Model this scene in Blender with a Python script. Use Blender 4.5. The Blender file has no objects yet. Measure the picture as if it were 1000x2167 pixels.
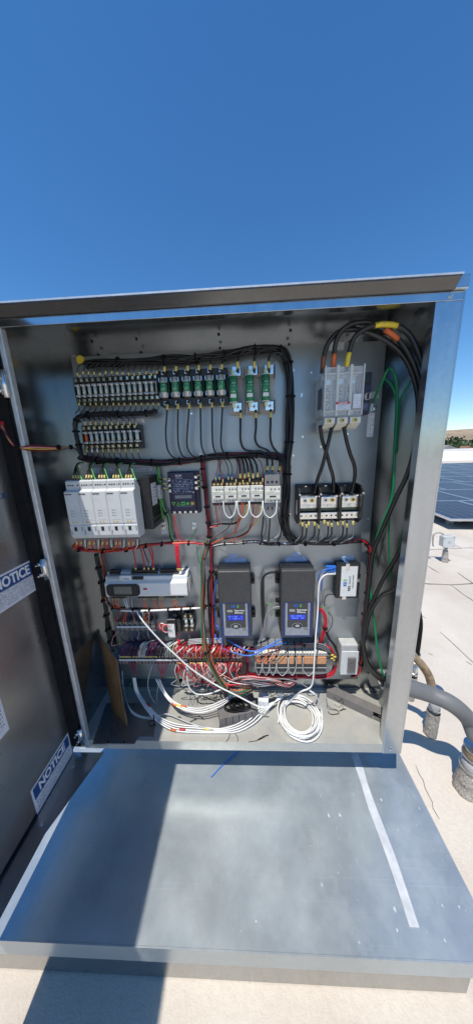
import bpy, math, random
from mathutils import Vector, Matrix, noise
random.seed(7)
R_ = math.radians
sc = bpy.context.scene
col = sc.collection

# ------------------------------------------------------------------ camera
FOC = 550.0                                   # focal length in pixels of the 1000 px wide photograph
CAMZ = 1.5                                    # eye height above the roof
RX = Vector((0.99869369, -0.02550535, -0.04427641))
RY = Vector((0.03735309, -0.2268555, 0.97321186))
RZ = Vector((-0.03486645, -0.9735944, -0.22560645))
cam = bpy.data.cameras.new('camera')
cam_o = bpy.data.objects.new('camera', cam)
col.objects.link(cam_o)
cam.sensor_fit = 'HORIZONTAL'
cam.sensor_width = 36.0
cam.lens = 36.0 * FOC / 1000.0
cam.clip_start = 0.02
cam.clip_end = 30000.0
right = Vector((RX[0], RY[0], RZ[0])); down = Vector((RX[1], RY[1], RZ[1])); fwd = Vector((RX[2], RY[2], RZ[2]))
mw = Matrix.Identity(4)
for i in range(3):
    mw[i][0] = right[i]; mw[i][1] = -down[i]; mw[i][2] = -fwd[i]
mw[2][3] = CAMZ
cam_o.matrix_world = mw
sc.camera = cam_o

# ------------------------------------------------------------------ sky and sun
SUN = Vector((-0.18, -0.335, 1.0)).normalized()          # towards the sun
world = bpy.data.worlds.new('World'); sc.world = world
world.use_nodes = True
nt = world.node_tree
bg = nt.nodes['Background']
sky = nt.nodes.new('ShaderNodeTexSky')
sky.sky_type = 'NISHITA'
sky.sun_disc = False
sky.sun_elevation = math.asin(SUN.z)
sky.sun_rotation = math.atan2(SUN.x, SUN.y)
sky.air_density = 1.0; sky.dust_density = 0.0; sky.ozone_density = 5.0
hs = nt.nodes.new('ShaderNodeHueSaturation'); hs.inputs['Saturation'].default_value = 1.22
nt.links.new(sky.outputs[0], hs.inputs['Color']); nt.links.new(hs.outputs[0], bg.inputs[0])
bg.inputs[1].default_value = 0.15
sun = bpy.data.lights.new('sun', 'SUN')
sun.energy = 4.6; sun.angle = R_(0.5); sun.color = (1.0, 0.955, 0.88)
sun_o = bpy.data.objects.new('sun', sun); col.objects.link(sun_o)
sun_o.rotation_euler = SUN.to_track_quat('Z', 'Y').to_euler()
sc.view_settings.view_transform = 'Standard'
sc.view_settings.look = 'None'
sc.view_settings.exposure = 0.1
sc.view_settings.gamma = 1.0
sc.view_settings.use_curve_mapping = False
sc.cycles.max_bounces = 8
sc.cycles.use_denoising = True

# ------------------------------------------------------------------ measuring helpers: photo pixel -> point on a plane of the place
def ray(px, py):
    d = Vector((px - 500.0, py - 1083.5, FOC))
    return Vector((RX.dot(d), RY.dot(d), RZ.dot(d)))
def at(px, py, Y):
    r = ray(px, py); r = r * (Y / r.y); r.z += CAMZ; return r
def atz(px, py, z):
    r = ray(px, py); r = r * ((z - CAMZ) / r.z); r.z += CAMZ; return r
def atx(px, py, X):
    r = ray(px, py); r = r * (X / r.x); r.z += CAMZ; return r
YP = 0.95            # face of the mounting panel
YF = 0.75            # front of the cabinet
FLZ = 0.445          # cabinet floor
def P(px, py, d=0.0): return at(px, py, YP - d)
def rect(x0, y0, x1, y1, d):
    ym = (y0 + y1) / 2; xm = (x0 + x1) / 2
    a = P(x0, ym, d); b = P(x1, ym, d); c = P(xm, y0, d); e = P(xm, y1, d)
    return (a.x + b.x) / 2, (c.z + e.z) / 2, b.x - a.x, c.z - e.z

# ------------------------------------------------------------------ materials
M = {}
def nodes_of(name):
    m = bpy.data.materials.new(name); m.use_nodes = True
    t = m.node_tree
    return m, t, t.nodes['Principled BSDF']
def sock(t, v, s):
    if isinstance(v, bpy.types.NodeSocket): t.links.new(v, s)
    else: s.default_value = v
def mathn(t, op, a, b=0.0):
    n = t.nodes.new('ShaderNodeMath'); n.operation = op
    sock(t, a, n.inputs[0]); sock(t, b, n.inputs[1]); return n.outputs[0]
def mixc(t, f, a, b):
    n = t.nodes.new('ShaderNodeMix'); n.data_type = 'RGBA'
    sock(t, f, n.inputs[0]); sock(t, a, n.inputs[6]); sock(t, b, n.inputs[7]); return n.outputs[2]
def noisen(t, vec, scale, detail=3.0, rough=0.55):
    n = t.nodes.new('ShaderNodeTexNoise'); n.inputs['Scale'].default_value = scale
    n.inputs['Detail'].default_value = detail; n.inputs['Roughness'].default_value = rough
    if vec is not None: t.links.new(vec, n.inputs['Vector'])
    return n.outputs['Fac']
def ramp(t, f, lo, hi):
    n = t.nodes.new('ShaderNodeMapRange'); n.inputs[1].default_value = lo; n.inputs[2].default_value = hi
    t.links.new(f, n.inputs[0]); return n.outputs[0]
def coords(t, which='Object', scale=None):
    c = t.nodes.new('ShaderNodeTexCoord').outputs[which]
    if scale:
        mp = t.nodes.new('ShaderNodeMapping'); mp.inputs['Scale'].default_value = scale
        t.links.new(c, mp.inputs[0]); c = mp.outputs[0]
    return c
def bumpn(t, b, h, strength, dist=0.001):
    n = t.nodes.new('ShaderNodeBump'); n.inputs['Strength'].default_value = strength
    n.inputs['Distance'].default_value = dist
    t.links.new(h, n.inputs['Height']); t.links.new(n.outputs[0], b.inputs['Normal'])
def c4(c): return (c[0], c[1], c[2], 1.0)
def pm(name, c, rough=0.5, metal=0.0, var=0.12, scale=60.0, bump=0.0, bscale=400.0, emit=None, spec=None, trans=0.0, alpha=1.0):
    m, t, b = nodes_of(name)
    co = coords(t)
    f = noisen(t, co, scale)
    f = ramp(t, f, 0.3, 0.7)
    lo = c4([max(0, v * (1 - var)) for v in c]); hi = c4([min(1, v * (1 + var)) for v in c])
    t.links.new(mixc(t, f, lo, hi), b.inputs['Base Color'])
    b.inputs['Metallic'].default_value = metal
    r = mathn(t, 'ADD', mathn(t, 'MULTIPLY', noisen(t, co, scale * 2.3), 0.16), rough - 0.08)
    t.links.new(r, b.inputs['Roughness'])
    if spec is not None: b.inputs['Specular IOR Level'].default_value = spec
    if trans: b.inputs['Transmission Weight'].default_value = trans
    if alpha < 1: b.inputs['Alpha'].default_value = alpha
    if emit:
        b.inputs['Emission Color'].default_value = c4(emit[0]); b.inputs['Emission Strength'].default_value = emit[1]
    if bump: bumpn(t, b, noisen(t, co, bscale), bump)
    M[name] = m
    return m
def galv(name, base, rough, metal=0.85, spangle=0.22, streak=(1, 1, 1), dirt=0.0, dirtc=(0.30, 0.27, 0.2), scratch=0.0):
    m, t, b = nodes_of(name)
    g = t.nodes.new('ShaderNodeNewGeometry').outputs['Position']
    v = t.nodes.new('ShaderNodeTexVoronoi'); v.inputs['Scale'].default_value = 90.0
    t.links.new(g, v.inputs['Vector'])
    sp = t.nodes.new('ShaderNodeSeparateColor'); t.links.new(v.outputs['Color'], sp.inputs[0])
    mp = t.nodes.new('ShaderNodeMapping'); mp.inputs['Scale'].default_value = streak
    t.links.new(g, mp.inputs[0])
    cl = ramp(t, noisen(t, mp.outputs[0], 5.0, 5.0), 0.3, 0.72)
    f = mathn(t, 'ADD', mathn(t, 'MULTIPLY', sp.outputs[0], 0.3), mathn(t, 'MULTIPLY', cl, 0.7))
    lo = c4([x * (1 - spangle) for x in base]); hi = c4([min(1, x * (1 + spangle)) for x in base])
    c = mixc(t, f, lo, hi)
    if dirt:
        df = mathn(t, 'MULTIPLY', ramp(t, noisen(t, g, 9.0, 6.0, 0.65), 0.42, 0.75), dirt)
        c = mixc(t, df, c, c4(dirtc))
        t.links.new(mathn(t, 'SUBTRACT', metal, mathn(t, 'MULTIPLY', df, metal)), b.inputs['Metallic'])
    else:
        b.inputs['Metallic'].default_value = metal
    t.links.new(c, b.inputs['Base Color'])
    if scratch:
        for (rot, sc_) in ((0.5, (2.0, 260.0, 1.0)), (-0.35, (1.5, 200.0, 1.0))):
            m2 = t.nodes.new('ShaderNodeMapping'); m2.inputs['Rotation'].default_value = (0, 0, rot); m2.inputs['Scale'].default_value = sc_
            t.links.new(g, m2.inputs[0])
            ln = mathn(t, 'GREATER_THAN', noisen(t, m2.outputs[0], 1.0, 2.0), 0.70)
            c = mixc(t, mathn(t, 'MULTIPLY', ln, scratch), c, (0.62, 0.64, 0.65, 1))
        st = mathn(t, 'MULTIPLY', ramp(t, noisen(t, g, 4.0, 7.0, 0.7), 0.5, 0.62), 0.35)
        c = mixc(t, st, c, (0.34, 0.36, 0.35, 1))
        t.links.new(c, b.inputs['Base Color'])
    rr = mathn(t, 'ADD', mathn(t, 'MULTIPLY', cl, 0.12), rough - 0.06)
    t.links.new(rr, b.inputs['Roughness'])
    bumpn(t, b, noisen(t, mp.outputs[0], 9.0, 2.0), 0.05, 0.004)
    M[name] = m
def printed(name, paper, ink, u, v, rows, cols, cover=0.5, header=None, hcol=None, rough=0.45):
    # flat fine print: rows of unreadable small type on a label; u, v pick the label's own axes (0 x, 1 y, 2 z)
    m, t, b = nodes_of(name)
    s = t.nodes.new('ShaderNodeSeparateXYZ'); t.links.new(coords(t, 'Generated'), s.inputs[0])
    U = s.outputs[u]; V = s.outputs[v]
    vr = mathn(t, 'MULTIPLY', V, rows)
    line = mathn(t, 'LESS_THAN', mathn(t, 'ABSOLUTE', mathn(t, 'SUBTRACT', mathn(t, 'FRACT', vr), 0.5)), 0.26)
    cb = t.nodes.new('ShaderNodeCombineXYZ')
    t.links.new(mathn(t, 'MULTIPLY', U, cols), cb.inputs[0])
    t.links.new(mathn(t, 'MULTIPLY', mathn(t, 'FLOOR', vr), 7.31), cb.inputs[1])
    w = mathn(t, 'GREATER_THAN', noisen(t, cb.outputs[0], 1.0, 2.0), 1 - cover)
    mar = mathn(t, 'MULTIPLY', mathn(t, 'LESS_THAN', mathn(t, 'ABSOLUTE', mathn(t, 'SUBTRACT', U, 0.5)), 0.45),
                mathn(t, 'LESS_THAN', mathn(t, 'ABSOLUTE', mathn(t, 'SUBTRACT', V, 0.5)), 0.44))
    f = mathn(t, 'MULTIPLY', mathn(t, 'MULTIPLY', line, w), mar)
    c = mixc(t, f, c4(paper), c4(ink))
    if header:
        c = mixc(t, mathn(t, 'GREATER_THAN', V, header), c, c4(hcol))
    t.links.new(c, b.inputs['Base Color'])
    b.inputs['Roughness'].default_value = rough
    M[name] = m

galv('galv_panel', (0.36, 0.39, 0.405), 0.38, 0.70, 0.05, (1, 1, 2.0))
galv('galv_wall', (0.36, 0.38, 0.39), 0.20, 0.96, 0.10, (3, 1, 0.6))
galv('galv_frame', (0.52, 0.55, 0.57), 0.21, 0.97, 0.09, (4, 4, 0.5))
galv('galv_floor', (0.52, 0.52, 0.48), 0.40, 0.5, 0.12, (1, 1, 1), 0.7, (0.42, 0.38, 0.30))
galv('galv_door', (0.42, 0.42, 0.415), 0.30, 0.95, 0.08, (1, 1, 1))
galv('galv_sheet', (0.43, 0.48, 0.50), 0.32, 0.6, 0.08, (1, 1, 1), 0.35, (0.5, 0.52, 0.5), 0.3)
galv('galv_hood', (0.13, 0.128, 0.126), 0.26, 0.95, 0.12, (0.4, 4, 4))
pm('steel', (0.62, 0.62, 0.6), 0.3, 1.0, 0.2, 90)
pm('chrome', (0.78, 0.78, 0.76), 0.2, 1.0, 0.12, 90)
pm('brass', (0.62, 0.5, 0.24), 0.32, 1.0, 0.2, 90)
pm('copper', (0.62, 0.32, 0.18), 0.35, 1.0, 0.2, 90)
pm('rubber', (0.009, 0.009, 0.010), 0.85, 0, 0.3, 40, 0.2, 300, spec=0.2)
pm('black_plastic', (0.016, 0.016, 0.017), 0.42, 0, 0.25, 60, 0.15, 900)
pm('charcoal', (0.042, 0.041, 0.042), 0.5, 0, 0.12, 60, 0.25, 1400)
pm('navy', (0.018, 0.02, 0.05), 0.4, 0, 0.2, 60)
pm('dark_blue', (0.012, 0.035, 0.15), 0.4)
pm('lid_grey', (0.05, 0.05, 0.05), 0.5)
pm('tin', (0.62, 0.62, 0.6), 0.42, 0.45, 0.1, 90)
pm('sunlit_steel', (0.62, 0.64, 0.65), 0.38, 0.55, 0.12, 40)  # paler metal: sunlight on hinge strip and hood edge put into the colour
pm('lug_base', (0.06, 0.09, 0.06), 0.5)
pm('silver_print', (0.30, 0.32, 0.36), 0.4, 0.2)
pm('white_plastic', (0.72, 0.72, 0.70), 0.42, 0, 0.04, 30)
pm('grey_white', (0.60, 0.61, 0.60), 0.45, 0, 0.05, 30)
pm('cream', (0.68, 0.66, 0.58), 0.45, 0, 0.07, 50)
pm('light_grey', (0.42, 0.42, 0.41), 0.5, 0, 0.1, 60)
pm('mid_grey', (0.2, 0.2, 0.2), 0.5, 0, 0.1, 60)
pm('duct_grey', (0.15, 0.14, 0.135), 0.6, 0, 0.12, 40, 0.2, 700)
pm('ink', (0.02, 0.02, 0.022), 0.6)
pm('ink_grey', (0.22, 0.23, 0.25), 0.6)
pm('ink_amber', (0.6, 0.42, 0.12), 0.6)
pm('paper', (0.76, 0.76, 0.74), 0.6, 0, 0.04)
pm('notice_blue', (0.012, 0.06, 0.22), 0.45)
pm('blue_sticker', (0.45, 0.55, 0.75), 0.5)
pm('yellow', (0.75, 0.56, 0.05), 0.5)
pm('yellow_sleeve', (0.60, 0.49, 0.15), 0.5)
pm('orange_tape', (0.62, 0.13, 0.03), 0.5)
pm('brown_tape', (0.2, 0.07, 0.03), 0.5)
pm('red', (0.55, 0.02, 0.03), 0.42)
pm('green', (0.02, 0.3, 0.1), 0.45)
pm('fuse_green', (0.02, 0.22, 0.09), 0.45)
pm('fuse_pale', (0.52, 0.6, 0.55), 0.35)
pm('led_green', (0.15, 0.6, 0.1), 0.4)
pm('lcd_blue', (0.012, 0.02, 0.35), 0.3, emit=((0.02, 0.05, 1.0), 0.12))
pm('lcd_char', (0.1, 0.2, 0.8), 0.3, emit=((0.1, 0.25, 1.0), 0.35))
pm('lcd_grey', (0.16, 0.17, 0.14), 0.2)
pm('lcd_dim', (0.2, 0.22, 0.24), 0.25)
pm('blue_conn', (0.03, 0.16, 0.6), 0.35)
pm('relay_orange', (0.55, 0.27, 0.13), 0.35, 0, 0.15, 120)
pm('logo_blue', (0.01, 0.12, 0.5), 0.4)
pm('logo_green', (0.08, 0.5, 0.12), 0.4)
pm('print_white', (0.75, 0.75, 0.75), 0.5)
pm('amber_paper', (0.17, 0.085, 0.03), 0.4, 0, 0.4, 14, 0.5, 45)
pm('seal_tape', (0.5, 0.52, 0.54), 0.5, 0, 0.15, 30)
for n, c in dict(w_black=(0.012, 0.012, 0.013), w_red=(0.5, 0.015, 0.03), w_maroon=(0.16, 0.012, 0.025), w_orange=(0.65, 0.12, 0.03),
                 w_pink=(0.65, 0.3, 0.28), w_green=(0.01, 0.22, 0.08), w_lime=(0.12, 0.4, 0.1), w_white=(0.72, 0.72, 0.7), w_grey=(0.2, 0.2, 0.21),
                 w_blue=(0.04, 0.16, 0.55), w_purple=(0.07, 0.03, 0.09), w_navy=(0.025, 0.03, 0.11), w_brown=(0.16, 0.07, 0.04),
                 w_yellow=(0.6, 0.42, 0.05), w_ash=(0.42, 0.43, 0.44)).items():
    pm(n, c, 0.38, 0, 0.08, 40)
# the smoked clear cover
m, t, b = nodes_of('clear_cover')
b.inputs['Base Color'].default_value = (0.95, 0.94, 0.9, 1); b.inputs['Roughness'].default_value = 0.16
b.inputs['Transmission Weight'].default_value = 0.0; b.inputs['Alpha'].default_value = 0.2
M['clear_cover'] = m
m, t, b = nodes_of('frosted_rib')
b.inputs['Base Color'].default_value = (0.8, 0.77, 0.68, 1); b.inputs['Roughness'].default_value = 0.25; b.inputs['Alpha'].default_value = 0.6
M['frosted_rib'] = m
printed('print_label', (0.74, 0.75, 0.76), (0.3, 0.3, 0.33), 0, 2, 4, 40, 0.47)
printed('print_strip', (0.62, 0.63, 0.66), (0.26, 0.27, 0.3), 0, 2, 2, 110, 0.5)
printed('print_blue', (0.45, 0.56, 0.8), (0.2, 0.25, 0.42), 0, 2, 2, 40, 0.5)
printed('print_block', (0.74, 0.75, 0.77), (0.12, 0.13, 0.2), 0, 2, 9, 20, 0.5)
printed('print_sheet', (0.66, 0.67, 0.72), (0.2, 0.21, 0.26), 1, 2, 26, 60, 0.5)
printed('print_vert', (0.7, 0.71, 0.72), (0.3, 0.3, 0.33), 2, 0, 3, 40, 0.46)
printed('print_green', (0.02, 0.22, 0.09), (0.5, 0.62, 0.52), 0, 2, 7, 9, 0.45)
printed('print_navy', (0.018, 0.02, 0.05), (0.3, 0.34, 0.5), 0, 2, 9, 18, 0.5)
printed('print_cream', (0.66, 0.64, 0.57), (0.3, 0.28, 0.24), 0, 2, 4, 14, 0.5)
printed('print_grey', (0.60, 0.61, 0.60), (0.36, 0.37, 0.38), 0, 2, 6, 14, 0.5)
printed('print_board', (0.42, 0.46, 0.44), (0.05, 0.16, 0.1), 0, 2, 9, 10, 0.5)
printed('print_side', (0.66, 0.66, 0.66), (0.25, 0.25, 0.27), 1, 2, 7, 8, 0.5)

# roof membrane, conduit and far land
m, t, b = nodes_of('roof_membrane')
g = t.nodes.new('ShaderNodeNewGeometry').outputs['Position']
f1 = ramp(t, noisen(t, g, 1.6, 6.0, 0.62), 0.36, 0.7)
f2 = ramp(t, noisen(t, g, 60.0, 3.0, 0.6), 0.35, 0.68)
f3 = ramp(t, noisen(t, g, 0.35, 4.0, 0.6), 0.42, 0.66)
c = mixc(t, f1, (0.64, 0.575, 0.49, 1), (0.52, 0.45, 0.37, 1))
c = mixc(t, mathn(t, 'MULTIPLY', f3, 0.6), c, (0.42, 0.35, 0.28, 1))
c = mixc(t, mathn(t, 'MULTIPLY', f2, 0.16), c, (0.32, 0.28, 0.24, 1))
t.links.new(c, b.inputs['Base Color']); b.inputs['Roughness'].default_value = 0.85
bumpn(t, b, noisen(t, g, 130.0, 4.0, 0.7), 0.5, 0.006)
M['roof_membrane'] = m
pm('white_roof', (0.78, 0.77, 0.74), 0.8, 0, 0.05, 0.4)
pm('seam', (0.17, 0.15, 0.13), 0.9, 0, 0.3, 30)
pm('mastic', (0.36, 0.33, 0.29), 0.9, 0, 0.6, 170, 1.0, 260)
pm('conduit_grey', (0.15, 0.15, 0.148), 0.55, 0, 0.06, 20)
pm('conduit_tan', (0.30, 0.21, 0.12), 0.6, 0, 0.35, 40)
pm('pv_frame', (0.6, 0.61, 0.63), 0.35, 0.8, 0.08, 20)
pm('stucco', (0.62, 0.55, 0.45), 0.8, 0, 0.1, 1)
pm('pale_wall', (0.72, 0.7, 0.66), 0.8, 0, 0.06, 1)
pm('tile_roof', (0.3, 0.16, 0.1), 0.8, 0, 0.2, 1)
pm('grey_roof', (0.3, 0.28, 0.27), 0.8, 0, 0.2, 1)
pm('dark_glass', (0.05, 0.06, 0.07), 0.1)
pm('bark', (0.1, 0.07, 0.05), 0.9)
m, t, b = nodes_of('pv_cells')
s = t.nodes.new('ShaderNodeSeparateXYZ'); t.links.new(coords(t, 'Generated'), s.inputs[0])
def grid(ax, n, w): return mathn(t, 'LESS_THAN', mathn(t, 'ABSOLUTE', mathn(t, 'SUBTRACT', mathn(t, 'FRACT', mathn(t, 'MULTIPLY', s.outputs[ax], n)), 0.5)), w)
cell = mathn(t, 'MULTIPLY', grid(0, 6, 0.485), grid(1, 12, 0.48))
bus = mathn(t, 'SUBTRACT', 1.0, mathn(t, 'MULTIPLY', grid(0, 18, 0.47), 1.0))
c = mixc(t, cell, (0.42, 0.45, 0.52, 1), (0.008, 0.011, 0.03, 1))
c = mixc(t, mathn(t, 'MULTIPLY', bus, 0.25), c, (0.3, 0.34, 0.42, 1))
t.links.new(c, b.inputs['Base Color']); b.inputs['Roughness'].default_value = 0.3; b.inputs['Specular IOR Level'].default_value = 0.08
M['pv_cells'] = m
m, t, b = nodes_of('hill_grass')
g = t.nodes.new('ShaderNodeNewGeometry').outputs['Position']
f1 = ramp(t, noisen(t, g, 0.004, 6.0, 0.6), 0.4, 0.65); f2 = ramp(t, noisen(t, g, 0.02, 5.0, 0.65), 0.52, 0.62)
c = mixc(t, f1, (0.36, 0.27, 0.17, 1), (0.25, 0.19, 0.13, 1)); c = mixc(t, mathn(t, 'MULTIPLY', f2, 0.7), c, (0.09, 0.09, 0.05, 1))
t.links.new(c, b.inputs['Base Color']); b.inputs['Roughness'].default_value = 0.95
M['hill_grass'] = m
m, t, b = nodes_of('land')
g = t.nodes.new('ShaderNodeNewGeometry').outputs['Position']
f1 = ramp(t, noisen(t, g, 0.03, 6.0, 0.65), 0.42, 0.6)
t.links.new(mixc(t, f1, (0.08, 0.1, 0.045, 1), (0.25, 0.21, 0.16, 1)), b.inputs['Base Color']); b.inputs['Roughness'].default_value = 0.95
M['land'] = m
for n, a, bb in (('leaf_dark', (0.02, 0.04, 0.018), (0.05, 0.08, 0.03)), ('leaf_mid', (0.05, 0.085, 0.028), (0.1, 0.14, 0.05))):
    m, t, b = nodes_of(n)
    g = t.nodes.new('ShaderNodeNewGeometry').outputs['Position']
    t.links.new(mixc(t, ramp(t, noisen(t, g, 0.5, 3.0), 0.35, 0.65), c4(a), c4(bb)), b.inputs['Base Color']); b.inputs['Roughness'].default_value = 0.8
    M[n] = m

# ------------------------------------------------------------------ mesh helpers
class MB:
    def __init__(s): s.v = []; s.f = []
    def box(s, x0, x1, y0, y1, z0, z1):
        n = len(s.v)
        s.v += [(x0, y0, z0), (x1, y0, z0), (x1, y1, z0), (x0, y1, z0), (x0, y0, z1), (x1, y0, z1), (x1, y1, z1), (x0, y1, z1)]
        s.f += [tuple(n + i for i in q) for q in ((3, 2, 1, 0), (4, 5, 6, 7), (0, 1, 5, 4), (1, 2, 6, 5), (2, 3, 7, 6), (3, 0, 4, 7))]
        return s
    def bp(s, x0, x1, p0, p1, z0, z1):          # p counts outwards from the mounting panel
        return s.box(x0, x1, -p1, -p0, z0, z1)
    def cyl(s, a, b, r, r2=None, n=10, cap=True):
        a = Vector(a); b = Vector(b); r2 = r if r2 is None else r2
        d = (b - a).normalized()
        u = d.orthogonal().normalized(); w = d.cross(u)
        k = len(s.v)
        for c, rr in ((a, r), (b, r2)):
            for i in range(n):
                an = 2 * math.pi * i / n
                s.v.append(tuple(c + (u * math.cos(an) + w * math.sin(an)) * rr))
        for i in range(n):
            j = (i + 1) % n
            s.f.append((k + i, k + j, k + n + j, k + n + i))
        if cap:
            s.f.append(tuple(k + i for i in reversed(range(n)))); s.f.append(tuple(k + n + i for i in range(n)))
        return s
    def tube(s, pts, r, n=6):
        k = len(s.v); N = len(pts); u = None
        for i, p in enumerate(pts):
            d = (pts[min(i + 1, N - 1)] - pts[max(i - 1, 0)])
            d = d.normalized() if d.length > 1e-9 else Vector((0, 0, 1))
            u = d.orthogonal().normalized() if u is None else (u - d * u.dot(d)).normalized()
            w = d.cross(u)
            rr = r(i / (N - 1)) if callable(r) else r
            for j in range(n):
                an = 2 * math.pi * j / n
                s.v.append(tuple(p + (u * math.cos(an) + w * math.sin(an)) * rr))
        for i in range(N - 1):
            for j in range(n):
                a = k + i * n + j; b = k + i * n + (j + 1) % n
                s.f.append((a, b, b + n, a + n))
        s.f.append(tuple(k + j for j in reversed(range(n)))); s.f.append(tuple(k + (N - 1) * n + j for j in range(n)))
        return s
    def prism(s, poly, axis, a, b):              # polygon in the two other axes, pushed along axis from a to b
        k = len(s.v); n = len(poly)
        def mk(u, v, w):
            return {0: (w, u, v), 1: (u, w, v), 2: (u, v, w)}[axis]
        for w in (a, b):
            for (u, v) in poly: s.v.append(mk(u, v, w))
        s.f.append(tuple(k + i for i in reversed(range(n)))); s.f.append(tuple(k + n + i for i in range(n)))
        for i in range(n):
            j = (i + 1) % n
            s.f.append((k + i, k + j, k + n + j, k + n + i))
        return s
    def ring(s, c, r0, r1, p0, p1, n=14):        # flat ring facing the front (local, around y)
        k = len(s.v)
        for rr, p in ((r0, p0), (r1, p0), (r1, p1), (r0, p1)):
            for i in range(n):
                an = 2 * math.pi * i / n
                s.v.append((c[0] + rr * math.cos(an), -p, c[1] + rr * math.sin(an)))
        for q in range(4):
            for i in range(n):
                j = (i + 1) % n; q2 = (q + 1) % 4
                s.f.append((k + q * n + i, k + q * n + j, k + q2 * n + j, k + q2 * n + i))
        return s
    def build(s, name, mat, parent=None, bevel=0.0, smooth=False, seg=2, loc=None):
        me = bpy.data.meshes.new(name)
        me.from_pydata(s.v, [], s.f)
        me.materials.append(M[mat])
        if smooth:
            for p in me.polygons: p.use_smooth = len(p.vertices) < 5
        me.update()
        o = bpy.data.objects.new(name, me)
        col.objects.link(o)
        if parent: o.parent = parent
        if loc is not None: o.location = loc
        if bevel:
            bv = o.modifiers.new('edge', 'BEVEL'); bv.width = bevel; bv.segments = seg; bv.limit_method = 'ANGLE'
        return o
def recalc(o):
    import bmesh
    bm = bmesh.new(); bm.from_mesh(o.data); bmesh.ops.recalc_face_normals(bm, faces=bm.faces); bm.to_mesh(o.data); bm.free()
    return o
def tag(o, label, cat, group=None, kind=None):
    if label: o['label'] = label
    if cat: o['category'] = cat
    if group: o['group'] = group
    if kind: o['kind'] = kind
    return o
def thing(name, label, cat, loc=(0, 0, 0), group=None):
    o = bpy.data.objects.new(name, None); col.objects.link(o)
    o.location = loc; o.empty_display_size = 0.02
    return tag(o, label, cat, group)
def kids(o): return [c for c in bpy.data.objects if c.parent == o]
def copy_tree(o, parent=None, loc=None, label=None, group=None):
    c = o.copy(); col.objects.link(c); c.parent = parent
    if loc is not None: c.location = loc
    if label: c['label'] = label
    if group: c['group'] = group
    for ch in list(o.children): copy_tree(ch, c)
    return c
def text(name, body, size, mat, parent, loc, rot=(math.pi / 2, 0, 0), align='CENTER', bold=0.0, sx=1.0, shear=0.0):
    cu = bpy.data.curves.new(name, 'FONT')
    cu.body = body; cu.size = size; cu.align_x = align; cu.align_y = 'CENTER'
    cu.extrude = 0.0002; cu.offset = bold; cu.shear = shear; cu.resolution_u = 3
    cu.materials.append(M[mat])
    tmp = bpy.data.objects.new(name, cu); col.objects.link(tmp)
    bpy.context.view_layer.update()
    me = bpy.data.meshes.new_from_object(tmp.evaluated_get(bpy.context.evaluated_depsgraph_get()))
    bpy.data.objects.remove(tmp)
    o = bpy.data.objects.new(name, me); col.objects.link(o)
    o.parent = parent; o.location = loc; o.rotation_euler = rot; o.scale = (sx, 1, 1)
    return o
def spline(pts, seg=6):
    pts = [Vector(p) for p in pts]
    if len(pts) < 3:
        return [pts[0].lerp(pts[-1], i / seg) for i in range(seg + 1)]
    q = [pts[0] * 2 - pts[1]] + pts + [pts[-1] * 2 - pts[-2]]
    out = []
    for i in range(1, len(q) - 2):
        p0, p1, p2, p3 = q[i - 1], q[i], q[i + 1], q[i + 2]
        for k in range(seg):
            t = k / seg
            out.append(0.5 * ((2 * p1) + (p2 - p0) * t + (2 * p0 - 5 * p1 + 4 * p2 - p3) * t * t + (3 * p1 - p0 - 3 * p2 + p3) * t ** 3))
    out.append(pts[-1])
    return out
def cut(path, a, b):
    L = [0.0]
    for i in range(1, len(path)): L.append(L[-1] + (path[i] - path[i - 1]).length)
    T = L[-1]
    if a < 0: a, b = T + a, T + b
    def q(s):
        s = min(max(s, 0.0), T)
        for i in range(1, len(path)):
            if L[i] >= s:
                w = (s - L[i - 1]) / max(L[i] - L[i - 1], 1e-9); return path[i - 1].lerp(path[i], w)
        return path[-1]
    return [q(a + (b - a) * k / 4) for k in range(5)]
def pix(pts):
    return [P(*p) if not isinstance(p, Vector) else p for p in pts]
def wire(name, pts, r, mat, label=None, cat=None, group=None, sleeves=(), parent=None, n=6, seg=6, tape='tape', lift=1.35):
    # pts: (px, py, standoff) or Vector. sleeves: (from, to, material) metres along the wire, negative from its end
    path = spline(pix(pts), seg)
    o0 = path[0].copy() if parent is None else (parent.location if parent.type == 'EMPTY' and not parent.parent else Vector((0, 0, 0)))
    if parent is not None and parent.type != 'EMPTY': o0 = parent.location.copy() if not parent.parent else Vector((0, 0, 0))
    loc = [p - o0 for p in path]
    o = MB().tube(loc, r, n).build(name, mat, parent, smooth=True)
    if parent is None: o.location = o0
    tag(o, label, cat, group)
    for (a, b, mt) in sleeves:
        sp = [p - o0 for p in cut(path, a, b)]
        MB().tube(sp, r * lift + 0.0003, 7).build(tape, mt, o, smooth=True)
    return o
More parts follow.
